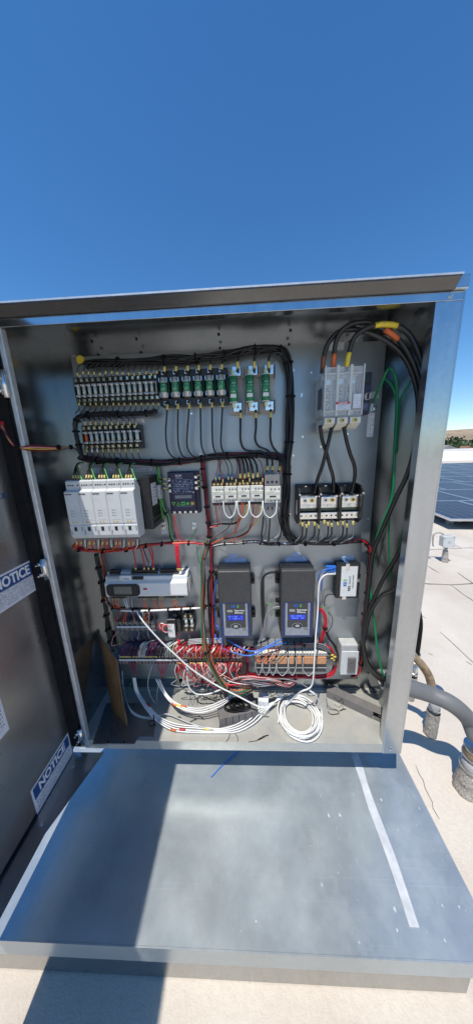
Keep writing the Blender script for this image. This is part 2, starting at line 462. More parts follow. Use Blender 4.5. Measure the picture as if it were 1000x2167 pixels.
def bundle(name, pts, n, R, r, mats, label, cat, ties=(), group=None, seg=6, wob=0.35, tie_mat='rubber'):
    # a harness: an Empty whose children are its single conductors and its cable ties
    path = spline(pix(pts), seg); o0 = path[0].copy()
    t = thing(name, label, cat, o0, group)
    N = len(path); frames = []; u = None
    for i, p in enumerate(path):
        d = (path[min(i + 1, N - 1)] - path[max(i - 1, 0)]).normalized()
        u = d.orthogonal().normalized() if u is None else (u - d * u.dot(d)).normalized()
        frames.append((p, u.copy(), d.cross(u)))
    for k in range(n):
        an = 2.399 * k; rad = R * math.sqrt((k + 0.5) / n); ph = random.uniform(0, 6); tw = random.uniform(-1.2, 1.2)
        q = []
        for i, (p, a, b) in enumerate(frames):
            w = an + tw * i / N + wob * math.sin(ph + i * 0.45); rr = rad * (1 + 0.22 * math.sin(ph * 2 + i * 0.3))
            q.append(p + a * math.cos(w) * rr + b * math.sin(w) * rr - o0)
        MB().tube(q, r, 5).build('wire', mats[k % len(mats)], t, smooth=True)
    for f in ties:
        i = min(int(f * (N - 1)), N - 2); p = frames[i][0] - o0; d = (path[i + 1] - path[i]).normalized()
        tm = MB().cyl(p - d * 0.0025, p + d * 0.0025, R + r * 1.5, n=9)
        hd = p + Vector((0, -(R + r * 1.6), 0)) + frames[i][1] * 0.003
        tm.box(hd.x - 0.003, hd.x + 0.003, hd.y - 0.004, hd.y + 0.002, hd.z - 0.003, hd.z + 0.003)
        tm.build('cable_tie', tie_mat, t)
    return t

# ================================================================== the setting
def structure(o): o['kind'] = 'structure'; return o
def sheet(name, pts, mat, parent=None):
    mb = MB(); mb.v = [tuple(p) for p in pts]; mb.f = [tuple(range(len(pts)))]
    return mb.build(name, mat, parent)
roof = structure(sheet('roof_surface', [(-60, -45, 0), (70, -45, 0), (70, 60, 0), (-60, 60, 0)], 'roof_membrane'))
structure(sheet('land', [(-9000, -9000, -8), (9000, -9000, -8), (9000, 9000, -8), (-9000, 9000, -8)], 'land'))
# membrane laps and cracks: thin raised strips of weathered sealant
def seam(pxs, w, z=0.0025, jit=0.009):
    a = [atz(x, y, 0) for x, y in pxs]
    path = []
    for i in range(len(a) - 1):
        n = max(2, int((a[i + 1] - a[i]).length / 0.06))
        for k in range(n): path.append(a[i].lerp(a[i + 1], k / n))
    path.append(a[-1])
    mb = MB()
    for i, p in enumerate(path):
        d = (path[min(i + 1, len(path) - 1)] - path[max(i - 1, 0)]).normalized(); s = Vector((-d.y, d.x, 0))
        j = noise.noise(p * 7.0) * jit; ww = w * (0.55 + 0.9 * abs(noise.noise(p * 5.0 + Vector((9, 0, 0)))))
        if i in (0, len(path) - 1): ww *= 0.2
        c = p + s * j
        mb.v += [tuple(c - s * ww + Vector((0, 0, z))), tuple(c + s * ww + Vector((0, 0, z))), tuple(c + s * ww * 1.4), tuple(c - s * ww * 1.4)]
        if i:
            k = 4 * i
            mb.f += [(k - 4, k - 3, k + 1, k), (k - 3, k - 2, k + 2, k + 1), (k - 1, k - 4, k, k + 3)]
    o = recalc(mb.build('membrane_seam', 'seam', roof)); return o
for pts, w in (([(880, 1165), (904, 1164), (978, 1160), (1040, 1158)], 0.007), ([(902, 1127), (924, 1136)], 0.006), ([(950, 1148), (976, 1160)], 0.006),
               ([(900, 1196), (929, 1213)], 0.006), ([(967, 1212), (1002, 1236), (1060, 1275)], 0.007), ([(880, 1233), (905, 1236), (950, 1238), (1000, 1235), (1080, 1233)], 0.010),
               ([(952, 1238), (1000, 1272), (1060, 1312)], 0.006), ([(872, 1288), (900, 1309)], 0.005), ([(930, 1337), (985, 1388), (1030, 1430)], 0.0035),
               ([(880, 1620), (886, 1640), (893, 1652), (896, 1668), (905, 1686), (912, 1698), (915, 1712), (930, 1735)], 0.0016), ([(905, 1383), (915, 1388)], 0.003), ([(985, 1400), (998, 1408)], 0.004)):
    seam(pts, w)
# low white-coated ridges of the far roof
def ridge(label_loc, pts, h, wd):
    mb = MB(); a, b = Vector(pts[0]), Vector(pts[1]); d = (b - a).normalized(); s = Vector((-d.y, d.x, 0)); N = 24
    for i in range(N + 1):
        t = i / N; c = a.lerp(b, t); hh = h * (0.55 + 0.45 * math.sin(t * 7.0) * math.cos(t * 2.1)) * min(1, 6 * t, 6 * (1 - t)) + 0.01
        for q, zz in ((-1, 0.004), (-0.45, 0.7), (0, 1.0), (0.5, 0.66), (1, 0.004)):
            mb.v.append(tuple(c + s * wd * q + Vector((0, 0, hh * zz))))
        if i:
            k = 5 * i
            for j in range(4): mb.f.append((k - 5 + j, k - 4 + j, k + 1 + j, k + j))
    o = recalc(mb.build('roof_ridge', 'white_roof', smooth=True)); return structure(o)
ridge('', ((8, 31, 0), (44, 22, 0)), 0.62, 2.4)
ridge('', ((8, 47, 0), (60, 33, 0)), 0.75, 3.0)
mb = MB(); mb.box(-60, 70, 59.6, 60, 0.004, 0.5).box(69.6, 70, -45, 59.58, 0.004, 0.5)
structure(mb.build('roof_parapet', 'white_roof'))
# far hills
mb = MB(); NX, NY = 90, 14
for j in range(NY):
    for i in range(NX):
        an = R_(-35 + 135 * i / (NX - 1)); rr = 1500 + 190 * j
        x = math.sin(an) * rr; y = math.cos(an) * rr
        hgt = (0.5 - 0.5 * math.cos(math.pi * min(1, j / 9.0)))
        z = -8 + hgt * (118 + 55 * noise.noise(Vector((x * 0.0011, y * 0.0011, 0))) + 26 * noise.noise(Vector((x * 0.004, y * 0.004, 3))))
        mb.v.append((x, y, z))
for j in range(NY - 1):
    for i in range(NX - 1):
        k = j * NX + i; mb.f.append((k, k + 1, k + NX + 1, k + NX))
structure(recalc(mb.build('hills', 'hill_grass', smooth=True)))
# far trees: leaf clumps spread through the crown
def crown_mesh(h, w, n, leaf, seed):
    rnd = random.Random(seed); mb = MB(); lobes = [(rnd.uniform(-.5, .5) * w, rnd.uniform(-.5, .5) * w, h * rnd.uniform(.35, .85), rnd.uniform(.28, .5) * w) for _ in range(9)]
    for k in range(n):
        lx, ly, lz, lr = lobes[k % 9]
        d = Vector((rnd.gauss(0, 1), rnd.gauss(0, 1), rnd.gauss(0, .8))).normalized() * lr * rnd.uniform(.55, 1.05)
        c = Vector((lx, ly, lz)) + d; a = Vector((rnd.gauss(0, 1), rnd.gauss(0, 1), rnd.gauss(0, 1))).normalized(); u = a.orthogonal().normalized() * leaf * rnd.uniform(.6, 1.3); v = a.cross(u)
        q = len(mb.v); mb.v += [tuple(c - u), tuple(c + v * .7), tuple(c + u), tuple(c - v * .7)]; mb.f.append((q, q + 1, q + 2, q + 3))
    return mb
def tree(x, y, h, w, mat, label, seed):
    t = thing('tree', label, 'tree', (x, y, -8), 'trees beyond the roof')
    MB().tube([Vector((0, 0, 0)), Vector((.1, 0, h * .3)), Vector((.2, .1, h * .6))], lambda s: 0.35 * (1 - .6 * s), 7).build('trunk', 'bark', t, smooth=True)
    c = crown_mesh(h, w, 520, w * 0.075, seed).build('crown', mat, t)
    return t
def far(px, dist):
    r = ray(px, 940); r.z = 0; r.normalize(); return r * dist
tl = 'bushy green tree beyond the far edge of the white roof'
for i, (px, dist, h, w, mt) in enumerate([(938, 150, 9.5, 9, 'leaf_mid'), (948, 210, 15, 8, 'leaf_dark'), (956, 170, 14, 8, 'leaf_dark'), (964, 150, 10, 9, 'leaf_mid'), (972, 160, 9.5, 9, 'leaf_mid'),
                                      (981, 150, 9, 8, 'leaf_mid'), (990, 170, 11, 10, 'leaf_mid'), (1000, 155, 10, 9, 'leaf_mid'), (1015, 165, 11, 10, 'leaf_dark'), (1035, 160, 10, 9, 'leaf_mid'), (925, 165, 10, 9, 'leaf_mid'), (905, 160, 11, 10, 'leaf_dark')]):
    p = far(px, dist)
    lab = tl if mt == 'leaf_mid' else 'tall dark evergreen rising over the bushy trees past the roof'
    tree(p.x, p.y, h, w, mt, lab, 40 + i)['group'] = 'bushy trees beyond the roof' if mt == 'leaf_mid' else 'dark evergreens beyond the roof'
# a wood of trees too far off to count, at the foot of the hills
mb = MB(); rnd = random.Random(3)
for k in range(2600):
    an = R_(rnd.uniform(-10, 85)); rr = rnd.uniform(330, 1500); c = Vector((math.sin(an) * rr, math.cos(an) * rr, -8)); s = rnd.uniform(3.5, 8)
    for q in range(3):
        o = c + Vector((rnd.uniform(-3, 3), rnd.uniform(-3, 3), rnd.uniform(2, s + 2))); a = Vector((rnd.gauss(0, 1), rnd.gauss(0, 1), rnd.gauss(0, .6))).normalized(); u = a.orthogonal().normalized() * s * .6; v = a.cross(u)
        n0 = len(mb.v); mb.v += [tuple(o - u), tuple(o + v), tuple(o + u), tuple(o - v)]; mb.f.append((n0, n0 + 1, n0 + 2, n0 + 3))
tag(mb.build('treeline', 'leaf_dark'), 'far belt of dark trees at the foot of the dry hills', 'trees', None, 'stuff')
def house(px, dist, w, h, wall, rf, label):
    p = far(px, dist); t = thing('house', label, 'house', (p.x, p.y, -8)); t.rotation_euler.z = R_(-25)
    MB().box(-w / 2, w / 2, -4, 4, 0, h).build('wall', wall, t)
    MB().prism([(-w / 2 - .4, h), (w / 2 + .4, h), (0, h + 2.2)], 1, -4.4, 4.4).build('roof', rf, t)
    for k in (-.28, .05, .3):
        MB().box(w * k - .5, w * k + .5, -4.06, -4.0, h * .45, h * .75).build('window', 'dark_glass', t)
house(944, 128, 8, 7.0, 'pale_wall', 'grey_roof', 'long pale house with grey roof beside dark evergreen beyond the roof')
house(985, 118, 3.2, 6.6, 'stucco', 'tile_roof', 'small tan house with reddish roof among the trees past the roof')
house(995, 240, 9, 9, 'pale_wall', 'grey_roof', 'white house with wide roof higher on the wooded slope')
house(966, 300, 7, 10, 'pale_wall', 'tile_roof', 'small white house with red roof deep among far trees')
house(976, 330, 7, 10.5, 'stucco', 'grey_roof', 'tiny tan house with grey roof deep among far trees')

# solar array
PVZ = 0.17
gA = Vector((math.cos(R_(80)), math.sin(R_(80)), 0)); gB = Vector((math.cos(R_(-2)), math.sin(R_(-2)), 0))
MWID, MLEN = 1.16, 1.72
ang = R_(-6)
def pv_proto():
    t = thing('solar_panel', 'dark blue solar panel in silver frame set low over the roof', 'solar panel', (0, 0, 0), 'solar panels in rows on the roof')
    w, l = MWID - .02, MLEN - .02
    MB().box(0.03, w - .03, 0.03, l - .03, 0.006, 0.034).build('cell_sheet', 'pv_cells', t)
    fr = MB().box(0, w, 0, .03, 0, .04).box(0, w, l - .03, l, 0, .04).box(0, .03, .0301, l - .0301, 0, .0402).box(w - .03, w, .0301, l - .0301, 0, .0402)
    fr.build('frame', 'pv_frame', t)
    MB().box(.2, .24, .1, l - .1, -.04, -.001).box(w - .24, w - .2, .1, l - .1, -.04, -.001).build('rail', 'mid_grey', t)
    for fx in (.2, w - .28):
        for fy in (.35, l - .45): MB().box(fx, fx + .08, fy, fy + .1, -(PVZ - .002), -.0402).build('foot', 'mid_grey', t)
    return t
proto = pv_proto()
base = atz(952, 1103, PVZ); ax = Vector((math.cos(ang), math.sin(ang), 0)); ay = Vector((-math.sin(ang), math.cos(ang), 0))
first = True
for r in range(9):
    for k in range(-1 if r else 0, 6 if r < 6 else 9):
        off = (0.0 if r == 0 else 0.38 * (r % 3))
        loc = base + ax * (MWID * k + off) + ay * (MLEN * r) + Vector((0, 0, 0))
        o = proto if first else copy_tree(proto)
        first = False
        o.location = loc; o.rotation_euler.z = ang

# ================================================================== things on the roof beside the cabinet
# flexible conduits rising from mastic-sealed stubs
def rough_boot(mb, a, b, r0, r1, n=18, m=14, amp=0.12):
    k = len(mb.v); a = Vector(a); b = Vector(b); d = (b - a).normalized(); u = d.orthogonal().normalized(); w = d.cross(u)
    for j in range(m + 1):
        t = j / m; c = a.lerp(b, t); rr = r0 + (r1 - r0) * t
        for i in range(n):
            an = 2 * math.pi * i / n; e = u * math.cos(an) + w * math.sin(an)
            q = rr * (1 + amp * noise.noise((c + e * rr) * 40.0) + amp * .8 * noise.noise((c + e * rr) * 95.0))
            mb.v.append(tuple(c + e * q))
    for j in range(m):
        for i in range(n):
            p, q = k + j * n + i, k + j * n + (i + 1) % n
            mb.f.append((p, q, q + n, p + n))
    mb.f.append(tuple(k + m * n + i for i in range(n)))
def ribbed(path, r, pitch, amp):
    L = [0.0]
    for i in range(1, len(path)): L.append(L[-1] + (path[i] - path[i - 1]).length)
    n = int(L[-1] / pitch * 2); out = []
    for k in range(n + 1): out.append(cut(path, L[-1] * k / n, L[-1] * k / n + 1e-6)[0])
    return out, (lambda s: r * (1 + (amp if int(round(s * n)) % 2 else -amp)))
def conduit(label, pts, r, stub_top, stub_base, mat, ring_mats, pitch, amp, boot=(1.25, 1.45)):
    o0 = stub_base.copy(); t = thing('flexible_conduit', label, 'conduit', o0)
    path, rf = ribbed(spline(pts, 10), r, pitch, amp)
    MB().tube([p - o0 for p in path], rf, 20).build('hose', mat, t, smooth=True)
    d = (stub_top - stub_base)
    mb = MB(); rough_boot(mb, d * 0.52, Vector((0, 0, -.004)), r * boot[0], r * boot[1]); recalc(mb.build('mastic_boot', 'mastic', t, smooth=True))
    MB().cyl(d * 0.5, d * 0.80, r * 1.22, r * 1.18, 20).build('pipe_stub', ring_mats[0], t, smooth=True)
    MB().cyl(d * 0.78, d * 1.0, r * 1.3, r * 1.25, 20).build('coupling', ring_mats[1], t, smooth=True)
    for f in (0.56, 0.80, 0.97): MB().cyl(d * f, d * (f + .04), r * 1.36, r * 1.36, 20).build('clamp_ring', 'steel', t, smooth=True)
    return t
# the large grey one: leaves the cabinet's side wall and bends down to the roof
gb = atz(984, 1670, 0.0)
st = at(1022, 1528, gb.y + 0.005); st.x = max(st.x, gb.x)
cx0 = 0.545
c0 = atx(805, 1437, cx0)
pts = [Vector((cx0 - 0.03, c0.y, c0.z)), at(850, 1452, c0.y + .005), at(905, 1468, c0.y + .01), at(955, 1490, (c0.y + st.y) / 2), at(990, 1522, (c0.y + st.y) / 2 + .01), at(1008, 1560, st.y), Vector((st.x, st.y, st.z - .03))]
BIG = (gb, st, c0)
conduit('thick grey flexible conduit bending from cabinet side down to the roof', pts, 0.0335, Vector((gb.x + .012, gb.y, 0.235)), gb, 'conduit_grey', ('light_grey', 'conduit_tan'), 0.008, 0.011, (1.2, 1.4))
# the thin tan one behind it
gb2 = atz(909, 1553, 0.0)
tp = at(918, 1448, gb2.y)
pts = [at(850, 1352, gb2.y + .02), at(872, 1386, gb2.y + .01), at(892, 1408, gb2.y), at(907, 1432, gb2.y), at(915, 1460, gb2.y), Vector((gb2.x + .003, gb2.y, tp.z - .05))]
conduit('thin tan ribbed conduit rising from a mastic stub behind the grey one', pts, 0.019, Vector((gb2.x, gb2.y, tp.z - .03)), gb2, 'conduit_tan', ('light_grey', 'conduit_tan'), 0.012, 0.03, (1.5, 1.6))
# a third, mostly hidden behind the cabinet post
gb3 = atz(866, 1478, 0.0)
conduit('short dark conduit stub standing on roof tight against cabinet post', [Vector((gb3.x - .03, gb3.y, .62)), Vector((gb3.x - .005, gb3.y, .52)), Vector((gb3.x, gb3.y, .40)), Vector((gb3.x, gb3.y, .3))], 0.017, Vector((gb3.x, gb3.y, .32)), gb3, 'rubber', ('steel', 'steel'), 0.01, 0.02, (1.4, 1.5))
# junction box on a post
jb = atz(940, 1189, 0.0)
t = thing('junction_box', 'small pale junction box on a crusty post standing on open roof', 'junction box', jb)
t.rotation_euler.y = R_(-4)
s_ = (at(952, 1140, jb.y).x - at(926, 1140, jb.y).x)
h_ = at(940, 1133, jb.y).z; hb = at(940, 1155, jb.y).z
mb = MB(); rough_boot(mb, (0, 0, hb * .7), (0, 0, -.004), .028, .040); recalc(mb.build('mastic_boot', 'mastic', t, smooth=True))
MB().cyl((0, 0, hb * .4), (0, 0, hb + .01), .02, n=12).build('post', 'mastic', t, smooth=True)
MB().box(-s_ * .42, s_ * .42, -.04, .04, hb, h_).build('box', 'light_grey', t, 0.008)
MB().box(-s_ * .46, s_ * .46, -.052, -.0405, hb - .006, h_ + .006).build('cover', 'grey_white', t, 0.004)
for sx in (-1, 1):
    for zz in (hb + .012, h_ - .012): MB().cyl((sx * s_ * .38, -.052, zz), (sx * s_ * .38, -.058, zz), .008, n=8).build('screw', 'steel', t)
MB().cyl((0, -.052, (hb + h_) / 2), (0, -.056, (hb + h_) / 2), .012, n=10).build('plug', 'light_grey', t)
wire('elbow_conduit', [jb + Vector((-.02, .03, h_ + .004)), jb + Vector((-.06, .035, h_ + .03)), jb + Vector((-.13, .04, h_ + .015)), jb + Vector((-.14, .04, hb + .06)), jb + Vector((-.13, .04, hb - .01))], .010, 'mastic', parent=t)

# ================================================================== galvanised platform in front of and below the cabinet
SZ = 0.25
t = thing('metal_platform', 'flat galvanised sheet metal platform below the open cabinet', 'platform', (0, 0.7, 0))
SX0, SX1, SY0, SY1 = -1.15, 0.604, 0.395, 1.25
MB().box(SX0, SX1, SY0 - .7, SY1 - .7, SZ - .002, SZ).build('top_sheet', 'galv_sheet', t)
MB().box(SX0, SX1, SY0 - .7 - .0035, SY0 - .7 - .0005, SZ - .06, SZ + .0005).build('front_lip', 'galv_sheet', t)
MB().box(SX0 + .03, SX1 - .03, SY0 - .7 + .03, SY1 - .7 - .02, 0.004, SZ - .0025).build('curb', 'galv_wall', t)
# strip of sealing tape
a = [atz(x, y, SZ) for x, y in ((747, 1588), (760, 1620), (772, 1660), (786, 1705), (803, 1752), (826, 1815), (850, 1880), (880, 1965))]
mb = MB()
for i, p in enumerate(a):
    w = 0.0135 + 0.006 * noise.noise(p * 9); j = 0.010 * noise.noise(p * 6)
    mb.v += [(p.x - w + j, p.y - .7, SZ + .0022), (p.x + w + j, p.y - .7, SZ + .0022)]
    if i: k = 2 * i; mb.f.append((k - 2, k - 1, k + 1, k))
sh = recalc(mb.build('tape_strip', 'seal_tape', t)); sm = sh.modifiers.new('thick', 'SOLIDIFY'); sm.thickness = .001; sm.offset = 0
mb = MB(); rnd = random.Random(5)
for k in range(110):
    x, y = rnd.uniform(-.2, .59), rnd.uniform(.41, .74); r = rnd.uniform(.0006, .0024) * (2 if k % 13 == 0 else 1)
    if x > .2 or k % 3 == 0:
        q = len(mb.v); n = 6
        for i in range(n):
            an = 6.283 * i / n; rr = r * rnd.uniform(.5, 1.2); mb.v.append((x + math.cos(an) * rr, y - .7 + math.sin(an) * rr * 1.5, SZ + .0012))
        mb.f.append(tuple(range(q, q + n)))
sp_ = mb.build('paint_fleck', 'seal_tape', t); sp_['kind'] = 'stuff'
wire('zip_tie', [atz(447, 1645, SZ + .004), atz(470, 1620, SZ + .004), atz(506, 1588, SZ + .004)], .0022, 'w_blue', 'loose blue plastic zip tie lying on the platform', 'zip tie', n=5)
# ================================================================== the cabinet itself
XL, XR = -0.668, 0.532          # inside of the side walls
XOL = -0.634                    # opening, hinge side
XOR = 0.470                     # opening, latch side
YB = 0.975                      # back wall
ZT = 1.872                      # ceiling
cab = thing('electrical_cabinet', 'open galvanised steel control cabinet full of wired equipment', 'cabinet', (0, YF, FLZ))
O = Vector((0, YF, FLZ))
def cb(name, mat, *boxes, bevel=0.0, parent=None):
    mb = MB()
    for (x0, x1, y0, y1, z0, z1) in boxes: mb.box(x0, x1, y0 - YF, y1 - YF, z0 - FLZ, z1 - FLZ)
    return mb.build(name, mat, parent or cab, bevel)
cb('back_wall', 'galv_wall', (XL, XR, YB, YB + .003, FLZ - .02, ZT))
cb('side_wall', 'galv_wall', (XL - .003, XL, YF + .004, YB + .003, FLZ - .03, ZT + .01))
cb('side_wall', 'galv_wall', (XR, XR + .003, YF + .004, YB + .003, FLZ - .03, ZT + .01))
cb('ceiling_sheet', 'galv_wall', (XL, XR, YF + .004, YB, ZT, ZT + .003))
flo = cb('floor_pan', 'galv_floor', (XL, XR, YF + .002, YB, FLZ - .003, FLZ))
cb('floor_lip', 'galv_floor', (XL + .03, XOR, YF - .002, YF + .0015, 0.405, FLZ + .001), parent=cab)
# front frame
cb('front_post', 'galv_frame', (XOR, 0.531, YF - .003, YF, 0.402, 1.838), bevel=.0012)
cb('front_post_return', 'galv_frame', (XOR - .0022, XOR, YF - .0025, YF + .024, 0.408, 1.838))
cb('front_post_edge', 'galv_frame', (0.5315, 0.536, YF - .002, YF + .03, 0.402, 1.87))
cb('front_header', 'galv_frame', (XL, 0.531, YF - .003, YF, 1.8382, 1.858), bevel=.001)
cb('header_return', 'galv_wall', (XL, XOR, YF + .0005, YF + .02, 1.8382, 1.8402))
cb('hinge_post', 'galv_frame', (XL - .004, XOL - .012, YF - .003, YF, 0.402, 1.838))
cb('hinge_post_return', 'sunlit_steel', (XOL - .0118, XOL + .002, YF - .006, YF + .012, 0.41, 1.838), bevel=.002)
# drip hood
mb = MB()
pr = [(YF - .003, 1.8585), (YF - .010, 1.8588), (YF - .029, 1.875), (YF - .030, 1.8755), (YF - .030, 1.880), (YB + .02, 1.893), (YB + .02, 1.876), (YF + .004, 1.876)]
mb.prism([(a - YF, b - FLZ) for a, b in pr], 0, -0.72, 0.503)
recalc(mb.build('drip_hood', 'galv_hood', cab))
cb('hood_edge', 'sunlit_steel', (-.72, .505, YF - .0318, YF - .0302, 1.8775, 1.8815))
cb('hood_end', 'galv_frame', (.5035, .5345, YF - .012, YB, 1.8585, 1.888), bevel=.002)
def fastener(x, y, z, axis, r=.0045, mat='steel', parent=None, name='screw'):
    d = {'y': Vector((0, -1, 0)), 'x': Vector((-1, 0, 0)), 'X': Vector((1, 0, 0)), 'z': Vector((0, 0, -1)), 'Z': Vector((0, 0, 1))}[axis]
    p = Vector((x, y, z)) - O
    mb = MB().cyl(p, p + d * .0015, r * 1.5, n=10).cyl(p + d * .0015, p + d * .0045, r, r * .8, n=6)
    return mb.build(name, mat, parent or cab)
fastener(.497, YF - .003, 0.425, 'y'); fastener(.500, YF - .003, 1.848, 'y', .004)
for px, py in ((157, 757),): q = at(px, py, YB); fastener(q.x, YB, q.z, 'y', .007)
for px, py in ((808, 717),): q = at(px, py, YB); fastener(q.x, YB, q.z, 'y', .008)
for x in (-.5, -.35, -.08, .15, .35):
    for k in (0, 1):
        p = Vector((x, YB - .03 if k else YB, ZT if k else ZT - .03)) - O
        MB().cyl(p, p + (Vector((0, 0, -.003)) if k else Vector((0, -.003, 0))), .004, n=8).build('rivet', 'rubber', cab)
# back wall fold line and floor fold
cb('fold_ridge', 'galv_floor', (XL + .001, XR - .001, YB - .016, YB - .0005, FLZ + .0005, FLZ + .006), parent=cab)
# mounting panel on standoffs
a = at(150, 760, YP); b = at(797, 960, YP); zt = at(480, 738, YP).z; zb = at(500, 1437, YP).z
PX0, PX1, PZ0, PZ1 = a.x, b.x, zb, zt
pan = cb('mounting_panel', 'galv_panel', (PX0, PX1, YP, YP + .003, PZ0, PZ1), bevel=.0008)
cb('panel_flange', 'galv_panel', (PX0, PX0 + .002, YP + .0032, YB - .001, PZ0, PZ1), (PX1 - .002, PX1, YP + .0032, YB - .001, PZ0, PZ1), (PX0 + .0022, PX1 - .0022, YP + .0032, YB - .001, PZ0, PZ0 + .002), (PX0 + .0022, PX1 - .0022, YP + .0032, YB - .001, PZ1 - .002, PZ1))
for px, py in ((362, 752), (455, 747), (597, 733), (424, 962), (620, 783), (616, 874), (437, 1041), (612, 1088), (620, 964), (779, 1098), (405, 875), (658, 788), (637, 838), (640, 924), (734, 918), (678, 945), (680, 1372), (775, 1163), (756, 1372), (757, 1255), (170, 987), (638, 834)):
    q = at(px, py, YP); fastener(q.x, YP, q.z, 'y', .0023, 'chrome')
# labels stuck to the panel
def sticker(x0, y0, x1, y1, mat, parent=None, lift=0.0006, dark=None):
    cx, cz, w, h = rect(x0, y0, x1, y1, 0)
    return MB().box(-w / 2, w / 2, -.0003, .0003, -h / 2, h / 2).build('adhesive_label', mat, pan, loc=Vector((cx, YP - lift, cz)) - O)
sticker(163, 789, 352, 800, 'print_strip'); sticker(174, 888, 306, 897, 'print_strip'); sticker(330, 782, 398, 790, 'print_strip'); sticker(444, 776, 483, 786, 'print_strip')
sticker(524, 775, 575, 784, 'print_strip'); sticker(696, 724, 727, 741, 'print_label'); sticker(779, 829, 800, 843, 'print_label'); sticker(776, 874, 790, 924, 'print_vert')
sticker(376, 986, 396, 992, 'print_label'); sticker(195, 988, 322, 999, 'print_strip'); sticker(458, 1004, 472, 1014, 'print_blue'); sticker(480, 1004, 496, 1014, 'print_blue')
sticker(484, 1173, 503, 1180, 'print_blue'); sticker(476, 1181, 519, 1190, 'print_blue'); sticker(617, 1170, 635, 1177, 'print_blue'); sticker(604, 1178, 647, 1188, 'print_blue')
sticker(724, 1175, 748, 1186, 'print_blue'); sticker(715, 1353, 747, 1363, 'print_label'); sticker(309, 1190, 320, 1198, 'print_label'); sticker(341, 1118, 354, 1130, 'print_label')
sticker(566, 990, 577, 998, 'print_blue')
q = at(170, 761, YP); p = q - O
MB().cyl(p, p + Vector((0, -.0008, 0)), .0135, n=24).build('round_sticker', 'yellow', pan)
# hand lettering in marker on the floor pan and back wall (unreadable scrawl)
def scrawl(strokes, r=.0008):
    for s in strokes:
        pts = [Vector(p) - O for p in s]
        MB().tube(spline(pts, 4), r, 4).build('marker_scrawl', 'ink', flo)
rnd = random.Random(11); st_ = []
for i in range(7):
    x = 398 + i * 10.5 + rnd.uniform(-2, 2); y = 1487 - i * 1.1
    st_.append([atz(x + rnd.uniform(-2, 2), y + 8, FLZ + .0008), atz(x + rnd.uniform(0, 3), y, FLZ + .0008), atz(x + 4, y - 8, FLZ + .0008), atz(x + 7 + rnd.uniform(-2, 2), y - 2, FLZ + .0008), atz(x + rnd.uniform(5, 9), y + 6, FLZ + .0008)])
scrawl(st_)

# ------------------------------------------------------------------ door, swung open square to the front
DX = -0.690
door = cb('door', 'galv_door', (DX - .004, DX, YF - 1.16, YF - .006, 0.412, 1.87))
cb('outer_skin', 'galv_frame', (DX - .03, DX - .027, YF - 1.19, YF - .012, 0.395, 1.885), parent=door)
cb('edge_flange', 'galv_door', (DX - .0268, DX + .024, YF - 1.19, YF - 1.187, 0.395, 1.885), parent=door)
cb('hinge_flange', 'galv_wall', (DX - .0268, DX - .0045, YF - .012, YF - .009, 0.395, 1.885), parent=door)
cb('top_flange', 'galv_door', (DX - .0268, DX + .075, YF - 1.186, YF - .013, 1.8825, 1.885), parent=door)
bf = [(DX - .0268, YF - .0125), (DX + .118, YF - .0125), (DX + .055, YF - .23), (DX + .05, YF - 1.186), (DX - .0268, YF - 1.186)]
mb = MB().prism([(x, y - YF) for x, y in bf], 2, 0.3975 - FLZ, 0.400 - FLZ); recalc(mb.build('bottom_flange', 'galv_door', door))
gk = cb('gasket', 'rubber', (DX + .0005, DX + .036, YF - .0165, YF - .0045, 0.43, 1.868), bevel=.004, parent=door)
cb('gasket', 'rubber', (DX + .0005, DX + .016, YF - 1.15, YF - .036, 1.845, 1.868), bevel=.004, parent=door)
for y in (.06, .21, .5, .9): fastener(DX + .03, YF - y, 0.400, 'Z', .0045, parent=door)
# hinges
for z in (1.5 + .20, 1.5 - .34, 1.5 - 1.02):
    h = cb('hinge', 'steel', (DX + .024, XOL - .004, YF - .016, YF - .007, z - .028, z + .028), bevel=.003)
    p = Vector((XOL - .012, YF - .014, z)) - O
    MB().cyl(p + Vector((0, 0, -.035)), p + Vector((0, 0, .035)), .0065, n=12).build('hinge_pin', 'chrome', h, smooth=True)
    for dz in (-.018, .018):
        q = Vector((DX + .034, YF - .016, z + dz)) - O
        MB().cyl(q, q + Vector((0, -.006, 0)), .0058, n=6).cyl(q + Vector((0, -.006, 0)), q + Vector((0, -.016, 0)), .0032, n=8).build('bolt', 'chrome', h)
# notices on the inside of the door (text runs towards the hinge)
def notice(y0, y1, z0, z1, head, size):
    lb = MB().box(-.0003, .0003, 0, y1 - y0, 0, z1 - z0).build('notice_label', 'print_sheet', door, loc=Vector((DX + .0006, y0, z0)) - O)
    hz = (z1 - z0) * head
    MB().box(.0006, .0011, .006, y1 - y0 - .006, (z1 - z0) - hz, (z1 - z0) - .006).build('header_band', 'notice_blue', lb)
    text('lettering', 'NOTICE', size, 'print_white', lb, (.0014, (y1 - y0) / 2, (z1 - z0) - hz / 2 - .003), (math.pi / 2, 0, math.pi / 2), bold=.0014, sx=.80)
    return lb
notice(.588, .748, 1.5 - .412, 1.5 - .310, .46, .041)
n2 = notice(.559, .731, 1.5 - 1.096, 1.5 - .996, .48, .041)
MB().box(-.0003, .0003, 0, .14, 0, .3).build('paper_label', 'print_sheet', door, loc=Vector((DX + .0006, .412, 1.5 - .742)) - O)
# marker mark on the door
q = Vector((DX + .0012, .73, 1.5 - .098)) - O
for k in (0, 1):
    c_ = [q + Vector((0, -.035 + .012 * k + .008 * math.cos(a_), .007 * math.sin(a_))) for a_ in [i * .7 for i in range(10)]]
    MB().tube(c_, .0009, 4).build('marker_loop', 'notice_blue', door)
